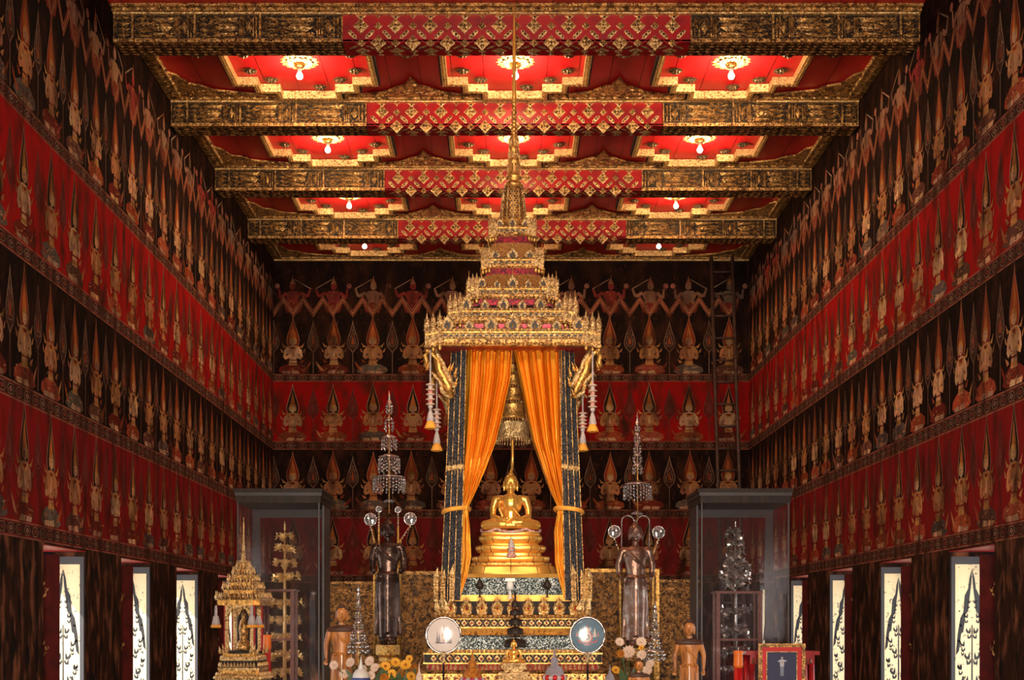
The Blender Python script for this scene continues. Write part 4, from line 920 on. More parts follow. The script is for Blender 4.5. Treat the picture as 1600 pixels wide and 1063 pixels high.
for k in range(64):
    a = -pi + pi * k / 63; r = .355; sag = .035 * abs(sin(a * 3.0)); g.ell((pd_c[0] + r * cos(a), pd_c[1] + r * .62 * sin(a) - .01, zB + .005 - sag), (.017, .017, .017), 'garland' if k % 3 else 'tassel_white', 8, 6)
o = g.build('flower_garland', loc=(pd_c[0], pd_c[1] - .2, zB)); tag(o, 'pink and white flower garland draped round the Buddha pedestal', 'garland')
g = MB(); c_ = W(799, 868, 16.55); g.lathe((c_.x, 16.55, 0), [(.055, c_.z - .03), (.06, c_.z), (.03, c_.z + .05), (.045, c_.z + .07), (.03, c_.z + .13), (.008, c_.z + .20)], 'garland', 12); g.lathe((c_.x, 16.55, 0), [(.045, c_.z + .05), (.035, c_.z + .13), (.005, c_.z + .21)], 'tassel_white', 12)
o = g.build('flower_offering', loc=tuple(c_)); tag(o, 'small white and pink flower cone at the front of the Buddha pedestal', 'offering')
# tiered parasol above the Buddha
pa = empty('tiered_parasol', (pd_c[0], 17.1, zB + .70), 'golden tiered ceremonial parasol hanging above the seated Buddha', 'parasol')
p_ = MB(); p_.tube([W(800, 737, 17.08), W(801, 715, 17.08), W(800, 540, 17.08)], [.014, .018, .014], 'gold_smooth', 10); p_.build('pole', pa)
for (y0, y1, w0) in ((688, 660, 54), (655, 631, 40), (627, 607, 31), (603, 586, 24), (583, 569, 17), (566, 556, 10)):
    t = MB(); c_ = W(801, y0, 17.08); r = w0 / 2 / 129; z0, z1 = EZ + (VPY - y0) * 17.08 / FPX, EZ + (VPY - y1) * 17.08 / FPX; n_ = max(12, int(w0 * .7))
    kk = 'gold_pale' if w0 > 45 else 'gold'
    t.lathe((c_.x, 17.08, 0), [(r, z0), (r * 1.03, z0 + .015), (r * .98, z0 + .03), (r * .94, z1 - .03), (r * .98, z1 - .012), (r * .90, z1), (r * .4, z1 + .012)], kk, 28)
    to = t.build('parasol_tier', pa); d_ = MB()
    for k in range(n_): a = 2 * pi * k / n_; d_.ell((c_.x + r * cos(a), 17.08 + r * sin(a), z0 - .02), (.007, .007, .022), 'gold_pale', 6, 5)
    d_.build('pendant_fringe', to)

# ------------------------------------------------------------------ platforms under the frame
pl = MB(); pl.box(-4.2, 4.2, 14.2, 27.2, 0, ZP - .001, 'dark_wood'); o = pl.build('altar_platform'); tag(o, 'dark low altar platform carrying the throne and all the offerings', 'platform')
def stand(name, x, y, w, d, ztop, k='dark_wood', lab='', cat='stand'):
    mb = MB(); mb.box(x - w / 2, x + w / 2, y - d / 2, y + d / 2, max(ztop - .05, ZP), ztop - .001, k)
    if ztop - ZP < .16:
        if ztop - ZP > .05: mb.box(x - w / 2 + .03, x + w / 2 - .03, y - d / 2 + .03, y + d / 2 - .03, ZP, ztop - .05, k)
        o = mb.build(name, loc=(x, y, ZP)); tag(o, lab, cat); return o
    for a in (-1, 1):
        for c in (-1, 1): mb.box(x + a * (w / 2 - .05) - .03, x + a * (w / 2 - .05) + .03, y + c * (d / 2 - .05) - .03, y + c * (d / 2 - .05) + .03, ZP, ztop - .05, k)
    mb.box(x - w / 2 + .05, x + w / 2 - .05, y - d / 2 + .05, y + d / 2 - .05, ztop - .14, ztop - .05, k)
    o = mb.build(name, loc=(x, y, ZP)); tag(o, lab, cat); return o

def foliage(mb, fr, x0, x1, z0, z1, n, seed):
    # raised gilt sprays: curved stems carrying pointed leaves, painted flowers between
    r = random.Random(seed)
    for i in range(n):
        x, z = r.uniform(x0 + .06, x1 - .06), r.uniform(z0, z1); t = r.uniform(0, 6.28); s_ = r.uniform(.03, .055); m_ = r.choice((4, 5, 6))
        for k in range(m_):
            a = t + (k - m_ / 2) * .62; d = (cos(a), sin(a)); e_ = (-d[1], d[0]); L = s_ * r.uniform(.8, 1.3)
            if not (x0 + .02 < x + d[0] * L < x1 - .02 and z0 < z + d[1] * L < z1): continue
            mb.relief([(x, z), (x + d[0] * L * .5 + e_[0] * L * .22, z + d[1] * L * .5 + e_[1] * L * .22), (x + d[0] * L, z + d[1] * L), (x + d[0] * L * .5 - e_[0] * L * .22, z + d[1] * L * .5 - e_[1] * L * .22)], fr, .006, 'gold_old')
# ------------------------------------------------------------------ screens and cabinets along the back
def screen(x0, x1, ytop, Y, lab, cat, th_=.06, fr_w=.06, name='lacquer_screen', k='lacquer', gilt=True, gable_=False):
    a, b2 = W(x0, ytop, Y), W(x1, ytop, Y); zt_ = a.z; mb = MB(); mb.box(a.x, b2.x, Y, Y + th_, ZP if Y < 27 else 0, zt_, k); e = empty(name, ((a.x + b2.x) / 2, Y, ZP if Y < 27 else 0), lab, cat)
    foliage(mb, (V((0, Y - .0005, 0)), V((1, 0, 0)), V((0, 0, 1)), V((0, -1, 0))), a.x + fr_w, b2.x - fr_w, 1.0, zt_ - fr_w - .12, 420, int(x0)); mb.build('panel', e); f = MB(); kk = 'gold' if gilt else 'gold_old'
    f.box(a.x, b2.x, Y - .02, Y - .001, zt_ - fr_w, zt_, kk); f.box(a.x, a.x + fr_w, Y - .02, Y - .001, ZP if Y < 27 else 0, zt_ - fr_w, kk); f.box(b2.x - fr_w, b2.x, Y - .02, Y - .001, ZP if Y < 27 else 0, zt_ - fr_w, kk); f.build('gilt_frame', e); return e
screen(586, 712, 893, 24.5, 'black and gilt lacquer screen behind the dark standing Buddha', 'screen', gilt=False)
screen(914, 1030, 889, 24.5, 'gilt framed black lacquer screen behind the coppery standing Buddha', 'screen')
def cabinet(x0, x1, ytop, Y, lab):
    a, b2 = W(x0, ytop, Y), W(x1, ytop, Y); zt_ = a.z; e = empty('lacquer_cabinet', ((a.x + b2.x) / 2, Y + .3, 0), lab, 'cabinet', 'lacquer cabinets by the back wall'); D = .55
    m1 = MB(); m1.box(a.x, b2.x, Y, Y + D, .12, zt_ - .05, 'lacquer'); m1.box(a.x - .03, b2.x + .03, Y - .03, Y + D, zt_ - .05, zt_, 'gold_old'); m1.build('body', e)
    for x in (a.x + .05, b2.x - .05):
        for y in (Y + .05, Y + D - .05): l = MB(); l.box(x - .04, x + .04, y - .04, y + .04, 0, .12, 'dark_wood'); l.build('leg', e)
    mid = (a.x + b2.x) / 2
    for x_0, x_1 in ((a.x + .02, mid - .005), (mid + .005, b2.x - .02)):
        d = MB(); d.box(x_0, x_1, Y - .02, Y - .001, .2, zt_ - .12, 'lacquer'); frd = (V((0, Y - .02, 0)), V((1, 0, 0)), V((0, 0, 1)), V((0, -1, 0)))
        foliage(d, (V((0, Y - .0205, 0)), V((1, 0, 0)), V((0, 0, 1)), V((0, -1, 0))), x_0, x_1, .9, zt_ - .34, 120, int(x_0 * 100))
        for k in range(26):
            z = zt_ - .17 - random.uniform(0, .12); x = random.uniform(x_0 + .05, x_1 - .05); d.relief([(x - .035, z + .01), (x, z - .012), (x + .035, z + .01), (x + .012, z + .02), (x - .012, z + .02)], frd, .004, 'gold_old')
        d.build('door', e)
cabinet(515, 588, 909, 28.6, 'black cabinet with gilt foliage left, behind the small orange wooden Buddha'); cabinet(1026, 1090, 906, 28.6, 'black cabinet with faded gilding right, behind the right wooden Buddha')
# ladder leaning on the back wall
ld = empty('wooden_ladder', (3.95, 28.9, 0), 'tall dark wooden ladder leaning on the mural at the back right', 'ladder')
def lp(px, py): t = (py - 395) / (765 - 395); return W(px, py, 29.45 - .55 * t)
for xa, xb_ in ((1111, 1122.5), (1144, 1156)):
    mb = MB(); A = lp(xa, 390); B = lp(xb_, 770); d = (B - A) / (A.z - B.z); C_ = B + d * (B.z - .02); mb.tube([A, B, C_], .038, 'ladder', 8); mb.build('rail', ld)
for k in range(22):
    y = 425 + k * 34.5; t = (y - 390) / 380; A = lp(1111 + 11.5 * t, y); B = lp(1144 + 12 * t, y)
    if A.z < .2: break
    mb = MB(); mb.tube([A, B], .022, 'ladder', 8); mb.build('rung', ld)

# ------------------------------------------------------------------ tall glass cases
def zat(py, Y): return EZ + (VPY - py) * Y / FPX
def glass_case(side, px0, px1, lab):
    Y, D = 20.0, 1.22; a, b2 = W(px0, 780, Y).x, W(px1, 780, Y).x; zt_ = zat(764, Y); zc = zat(786, Y); e = empty('glass_case', ((a + b2) / 2, Y + D / 2, ZP), lab, 'display case', 'tall glass cases')
    c = MB(); c.box(a - .05, b2 + .05, Y - .05, Y + D + .05, zt_ - .055, zt_, 'dark_wood'); c.box(a - .02, b2 + .02, Y - .02, Y + D + .02, zc, zt_ - .055, 'dark_wood'); c.box(a - .035, b2 + .035, Y - .035, Y + D + .035, zt_ - .10, zt_ - .055, 'case_wood'); c.build('cornice', e)
    for x0, x1, y0, y1 in ((a, b2, Y, Y + .008), (a, b2, Y + D - .06, Y + D - .052), (a, a + .008, Y + .012, Y + D - .064), (b2 - .008, b2, Y + .012, Y + D - .064)):
        g = MB(); g.box(x0 + .001, x1 - .001, y0, y1, ZP + .30, zc, 'glass'); g.build('glass_pane', e)
    for x in (a + .06, b2 - .06):
        p = MB(); p.box(x - .06, x + .06, Y + D - .05, Y + D, ZP + .3, zc, 'case_wood'); p.build('rear_post', e)
    r = MB(); r.box(a + .12, b2 - .12, Y + D - .05, Y + D, zc - .12, zc, 'case_wood'); r.build('rear_rail', e)
    for x in (a + .006, b2 - .006):
        p = MB(); p.box(x - .010, x + .010, Y - .004, Y + .016, ZP + .3, zc, 'case_wood'); p.build('front_edge', e)
    # wide wooden stile on the side nearest the throne
    q = MB(); xs = b2 if side < 0 else a; q.box(xs - .012, xs + .012, Y + D * .35, Y + D - .07, ZP + .3, zc, 'case_wood'); q.build('side_stile', e)
    bb = MB(); bb.box(a - .03, b2 + .03, Y - .03, Y + D + .03, ZP, ZP + .3, 'dark_wood'); bb.build('base', e)
    return (a, b2, Y, D)
gl = glass_case(-1, 371, 499, 'tall dark-corniced glass case on the left holding a golden flower tree')
gr = glass_case(1, 1096, 1233, 'tall dark-corniced glass case on the right holding a silver flower tree')
def leafset(mb, c, d, L, k, n=5):
    d = V(d).normalized(); a = V((0, 0, 1)) if abs(d.z) < .9 else V((1, 0, 0)); u = d.cross(a).normalized(); w = u.cross(d)
    for i in range(n):
        q = 2 * pi * i / n; dd = (d * .55 + (u * cos(q) + w * sin(q)) * .9).normalized(); t = dd.cross(d).normalized(); c0 = V(c)
        P = [c0, c0 + dd * L * .5 + t * L * .26, c0 + dd * L, c0 + dd * L * .5 - t * L * .26]; nn = dd.cross(t) * L * .08
        mb.add([p + nn for p in P] + [p - nn for p in P], [(0, 1, 2, 3), (7, 6, 5, 4), (0, 4, 5, 1), (1, 5, 6, 2), (2, 6, 7, 3), (3, 7, 4, 0)], k)
def flower_tree(name, x, Y, zb, tiers_, k, lab, seed, branchy=False):
    rnd = random.Random(seed); e = empty(name, (x, Y, zb), lab, 'ornamental tree', 'gold and silver trees'); t = MB(); zt_ = tiers_[-1][0] + .16
    t.tube([(x, Y, zb), (x, Y, (zb + zt_) / 2), (x, Y, zt_)], [.030, .026, .008], k, 10); t.lathe((x, Y, 0), [(.16, zb), (.15, zb + .05), (.08, zb + .09), (.05, zb + .14)], k, 16); t.build('trunk', e)
    for (z, r) in tiers_:
        b_ = MB(); n = max(5, int(r * 46)); off = rnd.uniform(0, 1)
        for i in range(n):
            a = 2 * pi * (i + off) / n; rr = r * rnd.uniform(.75, 1.05); dz_ = rnd.uniform(-.02, .03) + (rnd.uniform(-.06, .08) if branchy else 0); p0 = V((x, Y, z - .02)); p2 = V((x + rr * cos(a), Y + rr * sin(a), z + dz_)); p1 = (p0 + p2) / 2 + V((0, 0, .04))
            b_.tube([p0, p1, p2], .005, k, 5); leafset(b_, p2, (cos(a), sin(a), .2), .075, k, 6); leafset(b_, p1, (0, 0, 1), .05, k, 4)
            b_.ell(p2 + V((cos(a), sin(a), 0)) * .02, (.012,) * 3, k, 6, 4)
            if i % 2: leafset(b_, p2 + V((0, 0, -.05)), (0, 0, -1), .03, k, 3)
        b_.build('branch_whorl', e)
    top = MB(); top.lathe((x, Y, 0), [(.012, zt_ - .06), (.022, zt_ - .03), (.01, zt_), (.018, zt_ + .02), (.003, zt_ + .09)], k, 8); top.build('top_bud', e)
    return e
Yt = 20.80; xt = W(445, 850, Yt).x
flower_tree('golden_tree', xt, Yt, ZP + .301, [(zat(y, Yt), w / 2 / (FPX / Yt)) for y, w in ((1080, 56), (1052, 52), (1025, 50), (997, 48), (970, 48), (944, 48), (903, 40), (882, 31), (858, 23), (840, 20))], 'tree_gold', 'gilded metal flower tree with leafy whorls inside the left glass case', 11)
xt2 = W(1149, 850, Yt).x
flower_tree('silver_tree', xt2, Yt, ZP + .301, [(zat(y, Yt), w / 2 / (FPX / Yt)) for y, w in ((1080, 50), (1050, 50), (1022, 50), (990, 46), (960, 44), (917, 40), (903, 46), (893, 44), (880, 34), (868, 26), (852, 20), (836, 24))], 'silver', 'tarnished silver flower tree with curling branches inside the right glass case', 12, True)
# red-brown framed inner cabinets standing in front of the trees
def inner_cabinet(px0, px1, ytop, Y, D, lab):
    a, b2 = W(px0, ytop, Y).x, W(px1, ytop, Y).x; zt_ = zat(ytop, Y); zm = zat(1000, Y); z0 = ZP + .301 if Y > 20 else ZP; w = .05; e = empty('framed_glass_box', ((a + b2) / 2, Y + D / 2, z0), lab, 'display case', 'red-brown framed glass boxes'); 
    for x in (a, b2 - w):
        for y in (Y, Y + D - w): p = MB(); p.box(x, x + w, y, y + w, z0, zt_ - .03, 'red_wood'); p.build('corner_post', e)
    for z0_, z1_ in ((zt_ - .03, zt_),):
        p = MB(); q = MB()
        p.box(a - .02, b2 + .02, Y - .02, Y + w, z0_, z1_, 'red_wood'); p.box(a - .02, b2 + .02, Y + D - w, Y + D + .02, z0_, z1_, 'red_wood'); p.box(a - .02, a + w, Y + w, Y + D - w, z0_, z1_, 'red_wood'); p.box(b2 - w, b2 + .02, Y + w, Y + D - w, z0_, z1_, 'red_wood'); p.build('top_frame', e)
    m1 = MB(); m1.box(a + w, b2 - w, Y + .01, Y + .035, zm - .015, zm + .015, 'red_wood'); m1.build('cross_bar', e)
    g = MB(); g.box(a + w, b2 - w, Y + .015, Y + .02, z0, zm - .015, 'glass'); g.box(a + w, b2 - w, Y + .015, Y + .02, zm + .015, zt_ - .03, 'glass'); g.build('glass_pane', e)
    for x in (a + .02, b2 - .025): g = MB(); g.box(x, x + .005, Y + w, Y + D - w, z0, zt_ - .03, 'glass'); g.build('glass_pane', e)
inner_cabinet(408, 459, 921, 20.10, .40, 'red-brown framed glass box at the foot of the left case')
inner_cabinet(1120, 1190, 924, 20.12, .40, 'red-brown framed glass box at the foot of the right case')

# ------------------------------------------------------------------ standing Buddhas
def standing_body(k, pose):
    # unit height 1.0 (crown flame included), faces -Y, feet at z=0
    mb = MB(); S_ = 1.0; rings = []
    for z, rx, ry in ((.035, .060, .042), (.06, .072, .048), (.2, .076, .05), (.36, .082, .054), (.47, .080, .054), (.535, .066, .046), (.60, .074, .048), (.68, .088, .052), (.735, .086, .046), (.765, .05, .036)): rings.append([(rx * cos(2 * pi * j / 20), ry * sin(2 * pi * j / 20), z) for j in range(20)])
    mb.loft(rings, k); limb(mb, [(-.09, 0, .735), (.09, 0, .735)], [.030, .030], k); limb(mb, [(0, 0, .75), (0, -.002, .80)], [.027, .024], k)
    for sg in (-1, 1):
        mb.ell((sg * .032, -.045, .02), (.022, .055, .018), k, 10, 8)
        for q in range(5): mb.ell((sg * (.018 + q * .008), -.098 + q * .003, .012), (.006, .012, .008), k, 6, 5)
        if pose == 'forward':
            limb(mb, [(sg * .098, 0, .725), (sg * .115, .01, .64), (sg * .112, -.005, .565), (sg * .098, -.075, .545)], [.030, .026, .022, .017], k); hand_flat(mb, (sg * .097, -.10, .55), (0, -.5, .9), k, .33, (0, 1, .3), .15)
        elif pose == 'mixed':
            limb(mb, [(sg * .098, 0, .725), (sg * .125, .01, .63), (sg * .120, 0, .555), (sg * .110, -.05, .53)], [.030, .026, .020, .016], k); hand_flat(mb, (sg * .11, -.07, .525), (0, -.3, -.95), k, .33, (0, 1, 0), .15)
        else:
            limb(mb, [(sg * .100, 0, .725), (sg * .130, .005, .63), (sg * .130, -.01, .54), (sg * .128, -.015, .50)], [.028, .023, .017, .014], k); hand_flat(mb, (sg * .128, -.02, .475), (0, -.05, -1), k, .42, (0, 1, 0), .12)
    # robe edges, waist band and front fold
    mb.box(-.012, .012, -.062, -.048, .09, .53, k); limb(mb, [(-.068, -.03, .535), (0, -.052, .53), (.068, -.03, .535)], [.010, .010, .010], k); limb(mb, [(-.06, -.035, .735), (.0, -.056, .66), (.07, -.03, .60)], [.006, .006, .006], k)
    for sg in (-1, 1): limb(mb, [(sg * .080, 0, .53), (sg * .085, 0, .3), (sg * .09, 0, .08)], [.006, .009, .012], k)
    head(mb, (0, -.008, .862), .060, k, crown=.75); return mb
def statue(name, k, pose, px, ytop, ybot, Y, lab, base=True, group=None, cat='statue', sx=1.0, rot=0):
    z0, z1 = zat(ybot, Y), zat(ytop, Y); H = z1 - z0; o = standing_body(k, pose).build(name); sculpt(o, .0055 if pose != 'down' else .0055, 2); o.scale = (H * sx, H * sx, H); o.location = (W(px, 900, Y).x, Y, z0); o.rotation_euler.z = rot; tag(o, lab, cat, group); return o, z0
o, z0 = statue('standing_buddha_statue', 'bronze', 'forward', 606, 800, 1008, 22.5, 'tall dark bronze standing Buddha left of the throne', sx=1.02)
pb = MB(); x = o.location.x; pb.lathe((x, 22.5, 0), [(.22, ZP), (.22, ZP + .1), (.16, ZP + .16), (.15, z0 - .42), (.20, z0 - .36), (.20, z0 - .30), (.14, z0 - .26), (.14, z0 - .20), (.19, z0 - .16), (.19, z0 - .002)], 'gold', 8, smooth=False); q = pb.build('gilt_pedestal', loc=(x, 22.5, ZP)); tag(q, 'gilt stepped pedestal under the dark standing Buddha', 'pedestal', 'standing Buddha pedestals')
o, z0 = statue('standing_buddha_statue', 'bronze_light', 'mixed', 993, 806, 1013, 22.5, 'tall coppery silver standing Buddha right of the throne', sx=1.02)
pb = MB(); x = o.location.x; pb.lathe((x, 22.5, 0), [(.22, ZP), (.22, ZP + .1), (.16, ZP + .16), (.15, z0 - .3), (.20, z0 - .2), (.19, z0 - .002)], 'gold_old', 8, smooth=False); q = pb.build('gilt_pedestal', loc=(x, 22.5, ZP)); tag(q, 'gilt pedestal under the coppery standing Buddha', 'pedestal', 'standing Buddha pedestals')
def wooden(px, ytop, H, Y, lab, rot=0, cloth=True):
    z1 = zat(ytop, Y); o = standing_body('wood', 'down').build('wooden_buddha_statue'); sculpt(o, .0055, 2); o.scale = (H, H, H); o.location = (W(px, 900, Y).x, Y, z1 - H); o.rotation_euler.z = rot; tag(o, lab, 'statue', 'small wooden standing Buddhas')
    h = MB(); h.ell((0, .006, .903), (.0505, .052, .038), 'brown_cloth', 18, 12); h.ell((0, .0, .932), (.029, .029, .028), 'brown_cloth', 12, 8); h.ell((0, .020, .87), (.048, .034, .045), 'brown_cloth', 14, 10); hp = h.build('hair', o, label='dark painted hair cap'); hp.location = (0, 0, 0)
    s = MB(); rings = []
    for z, rx, ry in ((.722, .130, .050), (.742, .130, .049), (.762, .105, .042), (.778, .045, .034)): rings.append([(rx * cos(2 * pi * j / 24), ry * sin(2 * pi * j / 24), z) for j in range(24)])
    s.loft(rings, 'brown_cloth', smooth=True); sp_ = s.build('shoulder_cloth', o, label='dark cloth over the shoulders'); sp_.location = (0, 0, 0)
    if z1 - H > ZP + .02: stand('statue_stand', o.location.x, Y, .36, .36, z1 - H - .001, 'dark_wood', 'dark wooden stand under the ' + lab.split(',')[0], 'stand')
    return o
wooden(534, 936, 1.56, 18.5, 'orange wooden standing Buddha left, beside the glass case', .12)
wooden(1077, 960, 1.44, 18.5, 'orange-brown wooden standing Buddha right, beside the glass case', -.08)
wooden(998, 1023, 1.0, 17.2, 'small reddish wooden Buddha below the white lilies', 0)

# ------------------------------------------------------------------ crystal tiered parasols
def crystal_parasol(px, tiers_, ybot, Y, lab, k='silver', x_off=0):
    global LASTP
    c_ = W(px, 700, Y); x = c_.x; s = Y / FPX; e = empty('crystal_parasol', (x, Y, zat(ybot, Y)), lab, 'parasol', 'crystal bead parasols'); p = MB(); p.tube([(x, Y, zat(ybot, Y)), (x, Y, zat(tiers_[-1][0] - 6, Y))], .011, 'gold', 8); p.lathe((x, Y, 0), [(.016, zat(tiers_[-1][0] - 4, Y)), (.024, zat(tiers_[-1][0] - 8, Y)), (.003, zat(tiers_[-1][0] - 20, Y))], 'silver', 8); p.build('pole', e); LASTP = e
    for (y0, h, w) in tiers_:
        t = MB(); r = w / 2 * s; z0 = zat(y0, Y); hh = h * s; n = max(8, int(w * .62))
        t.lathe((x, Y, 0), [(r, z0 - .012), (r * 1.03, z0), (r * .9, z0 + .012), (.03, z0 + .05)], k, 24); to = t.build('parasol_tier', e)
        b_ = MB()
        for i in range(n):
            a = 2 * pi * i / n; m_ = max(2, int(hh / .045)); drop = hh * (1.12 if i % 2 else .9)
            for j in range(m_): b_.ell((x + r * cos(a), Y + r * sin(a), z0 - .02 - drop * (j + .5) / m_), (.016, .016, drop / m_ * .42), 'crystal' if (i + j) % 3 else k, 6, 4)
        b_.build('crystal_strands', to)
crystal_parasol(608, [(746, 20, 50), (714, 22, 33), (684, 17, 23), (657, 15, 14), (631, 14, 9)], 803, 22.42, 'tall five-tiered crystal parasol above the dark standing Buddha')
crystal_parasol(996, [(757, 21, 43), (728, 11, 15), (712, 10, 13), (697, 10, 11), (680, 10, 9), (664, 9, 7)], 812, 22.42, 'tall crystal parasol above the coppery standing Buddha')
PAR2 = LASTP
def beaded_stand(px, tiers_, ybot, Y, lab):
    crystal_parasol(px, tiers_, ybot, Y, lab, 'silver')
beaded_stand(560, [(1005, 15, 32), (988, 11, 23), (973, 7, 14), (958, 6, 10), (943, 5, 7), (930, 4, 5)], 1105, 18.3, 'small silver beaded parasol beside the left orange wooden Buddha')
beaded_stand(1023, [(1018, 13, 32), (1000, 12, 17), (984, 8, 13), (970, 7, 10), (957, 6, 7)], 1105, 18.3, 'small silver beaded parasol beside the right wooden Buddha')
# round glass fans on gilt poles around the standing Buddhas
def round_fan(px, py, r, Y, ybot, lab, kp='gold', bx=0, ry=1.0):
    c_ = W(px, py, Y); R = r * Y / FPX; e = empty('round_fan', (c_.x, Y, max(zat(ybot, Y), ZP)), lab, 'fan', 'round glass fans')
    d = MB(); n = 24; d.loft([[(c_.x + R * q * cos(2 * pi * j / n), Y + yy, c_.z + R * ry * q * sin(2 * pi * j / n)) for j in range(n)] for q, yy in ((.8, -.012), (1, -.004), (1, .004), (.8, .012))], 'crystal', smooth=True); fo = d.build('glass_disc', e)
    g = MB(); pts = [(c_.x + R * cos(2 * pi * j / n), Y, c_.z + R * ry * sin(2 * pi * j / n)) for j in range(n + 1)]; g.tube(pts, .009, 'silver', 6)
    for j in range(8): a = 2 * pi * j / 8; g.tube([(c_.x, Y - .013, c_.z), (c_.x + R * .9 * cos(a), Y - .013, c_.z + R * ry * .9 * sin(a))], .004, 'silver', 4)
    g.build('disc_rim', fo)
    p = MB(); p.tube([(c_.x, Y, c_.z - R * ry), (c_.x + bx, Y, c_.z - R - .25), (c_.x + bx, Y, max(zat(ybot, Y), ZP))], [.008, .018, .018], kp, 8); 
    for j in range(6): p.ell((c_.x + bx * min(1, j / 5), Y, c_.z - R * ry - .03 - j * .045), (.018, .018, .02), 'silver', 8, 5)
    p.build('pole', e)
for px, py, r, bx, lb in ((579, 812, 9.5, .06, 'large round glass fan left of the dark standing Buddha head'), (641, 811, 9.5, -.16, 'large round glass fan right of the dark standing Buddha head'), (592, 796, 4.5, 0, 'tiny round glass fan up left of the dark standing Buddha'), (622, 797, 4.5, 0, 'tiny round glass fan up right of the dark standing Buddha'),
                          (960, 831, 9.5, .09, 'large round glass fan left of the coppery Buddha head'), (1029, 832, 9.5, -.09, 'large round glass fan right of the coppery Buddha head')):
    round_fan(px, py, r, 22.85, 1110, lb, bx=bx)
for px, py, lb in ((608, 784, 'flat glass disc under the crystal parasol, above the dark Buddha'), (995, 803, 'flat glass disc under the crystal parasol, above the coppery Buddha')):
    c_ = W(px, py, 22.42); d = MB(); d.lathe((c_.x, 22.42, c_.z), [(.02, -.02), (.09, -.012), (.10, 0), (.05, .03), (.02, .04)], 'crystal', 20); o = d.build('glass_disc', loc=tuple(c_)); tag(o, lb, 'glass disc', 'flat glass discs')
# hoops of beads curving over the head of the coppery Buddha
for sg in (-1, 1):
    c_ = W(993 + sg * 12, 815, 22.7); d = MB()
    for j in range(34):
        t = j / 33
        if t < .5: a = pi * t / .5; x = c_.x + .10 * -cos(a) * sg * 1.0; z = c_.z + .09 * sin(a)
        else: x = c_.x + .10 * sg; z = c_.z - (t - .5) * .9
        d.ell((x, 22.7, z), (.013, .013, .014), 'silver', 6, 4)
    d.build('bead_hoop', PAR2)

# ------------------------------------------------------------------ miniature shrine on the left
SX, SY, ROT = W(375, 940, 18.0).x, 18.25, radians(-7)
sh = empty('miniature_shrine', (0, 0, 0)); tag(sh, 'small golden spired model shrine with white tassels at the lower left', 'model shrine')
def zs(y): return zat(y, 18.0) - 0
def srect(h, n, z): return redent(h, n, z, (0, 0))
sc = 18.0 / FPX
mb = MB()
for y0, y1, w0, w1, k in ((1152, 1063, 88, 84, 'gold_old'), (1063, 1057, 84, 84, 'gold_pale'), (1057, 1048, 74, 76, 'gold'), (1048, 1044, 78, 78, 'gold_pale'), (1044, 1033, 66, 70, 'gold_dark'), (1033, 1028, 72, 72, 'gold_pale'), (1028, 1022, 62, 64, 'gold'), (1022, 1018, 58, 58, 'gold_dark')):
    mb.loft([srect(w0 / 2 * sc * .86, .025, zs(y0)), srect(w1 / 2 * sc * .86, .025, zs(y1))], k)
for y0, h, w in ((1057, .055, 80), (1043, .07, 72), (1030, .05, 66), (1062, .05, 86)):
    for fr in faces4((0, 0), w / 2 * sc * .86, zs(y0)): leaf_row(mb, fr, w * sc * .80, h, .04, 'gold_pale', .02)
mb.build('stepped_base', sh)
for sx in (-1, 1):
    for sy in (-1, 1):
        c = MB(); x, y = sx * .165, sy * .165; c.box(x - .022, x + .022, y - .022, y + .022, zs(1018), zs(946), 'gold_pale'); c.box(x - .012 + sx * .03, x + .012 + sx * .03, y - .012, y + .012, zs(1018), zs(946), 'red_lacquer'); c.build('column', sh)
        f = MB()
        for q, h_ in ((0, .13), (.045, .10), (-.045, .10)): horn(f, (sx * .20 + q, sy * .20, zs(1022)), h_, .05, (sx * .02, 0), 'gold_pale', 6)
        f.build('corner_flame', sh)
fig = MB(); fig.lathe((0, 0, 0), [(.12, zs(1017)), (.10, zs(1008)), (.05, zs(1000)), (.065, zs(985)), (.05, zs(972)), (.02, zs(966)), (.03, zs(960)), (.005, zs(950))], 'gold_old', 14); fig.build('enshrined_image', sh)
arch = MB()
for fr in faces4((0, 0), .19, zs(952)):
    for sg in (-1, 1): arch.relief([(sg * .15, -.02), (sg * .15, .05), (0, .05), (0, .02), (sg * .08, .01), (sg * .12, -.04), (sg * .135, -.10)][::sg], fr, .015, 'gold_pale')
arch.build('arched_valance', sh)
prev = None
for y0, y1, w in ((946, 938, 80), (928, 923, 60), (915, 911, 46), (903, 899, 32), (893, 890, 20)):
    h = w / 2 * sc * .86; e_ = MB(); e_.loft([srect(h, h * .12, zs(y0)), srect(h, h * .12, zs(y1))], 'gold'); e_.loft([srect(h * .9, h * .1, zs(y1)), srect(h * .55, h * .08, zs(y1 - 9))], 'gold_old')
    for fr in faces4((0, 0), h, zs(y1)):
        n_ = max(3, int(2 * h / .07))
        for i in range(n_):
            x = -h + (i + .5) * 2 * h / n_; P = [(x - h / n_ * .85, 0), (x + h / n_ * .85, 0), (x + h / n_ * .35, .055), (x, .115), (x - h / n_ * .35, .055)]; e_.relief(P, fr, .03, 'gold_pale'); e_.relief([(x - .01, .01), (x + .01, .01), (x, .05)], fr, .008, 'dark', base=.028)
    for sx in (-1, 1):
        for sy in (-1, 1):
            for q in (0, .03): horn(e_, (sx * (h - q), sy * (h - .03 + q), zs(y1)), .13, .035, (sx * .01, 0), 'gold_pale', 6)
    for fr in faces4((0, 0), h * .75, zs(y1 - 1)):
        for i in range(max(2, n_ - 1)): horn(e_, tuple(fr[0] + fr[1] * (-h * .75 + (i + .5) * 1.5 * h / max(2, n_ - 1))), .12, .035, (0, 0), 'gold_pale', 6)
    e_.build('roof_tier', sh)
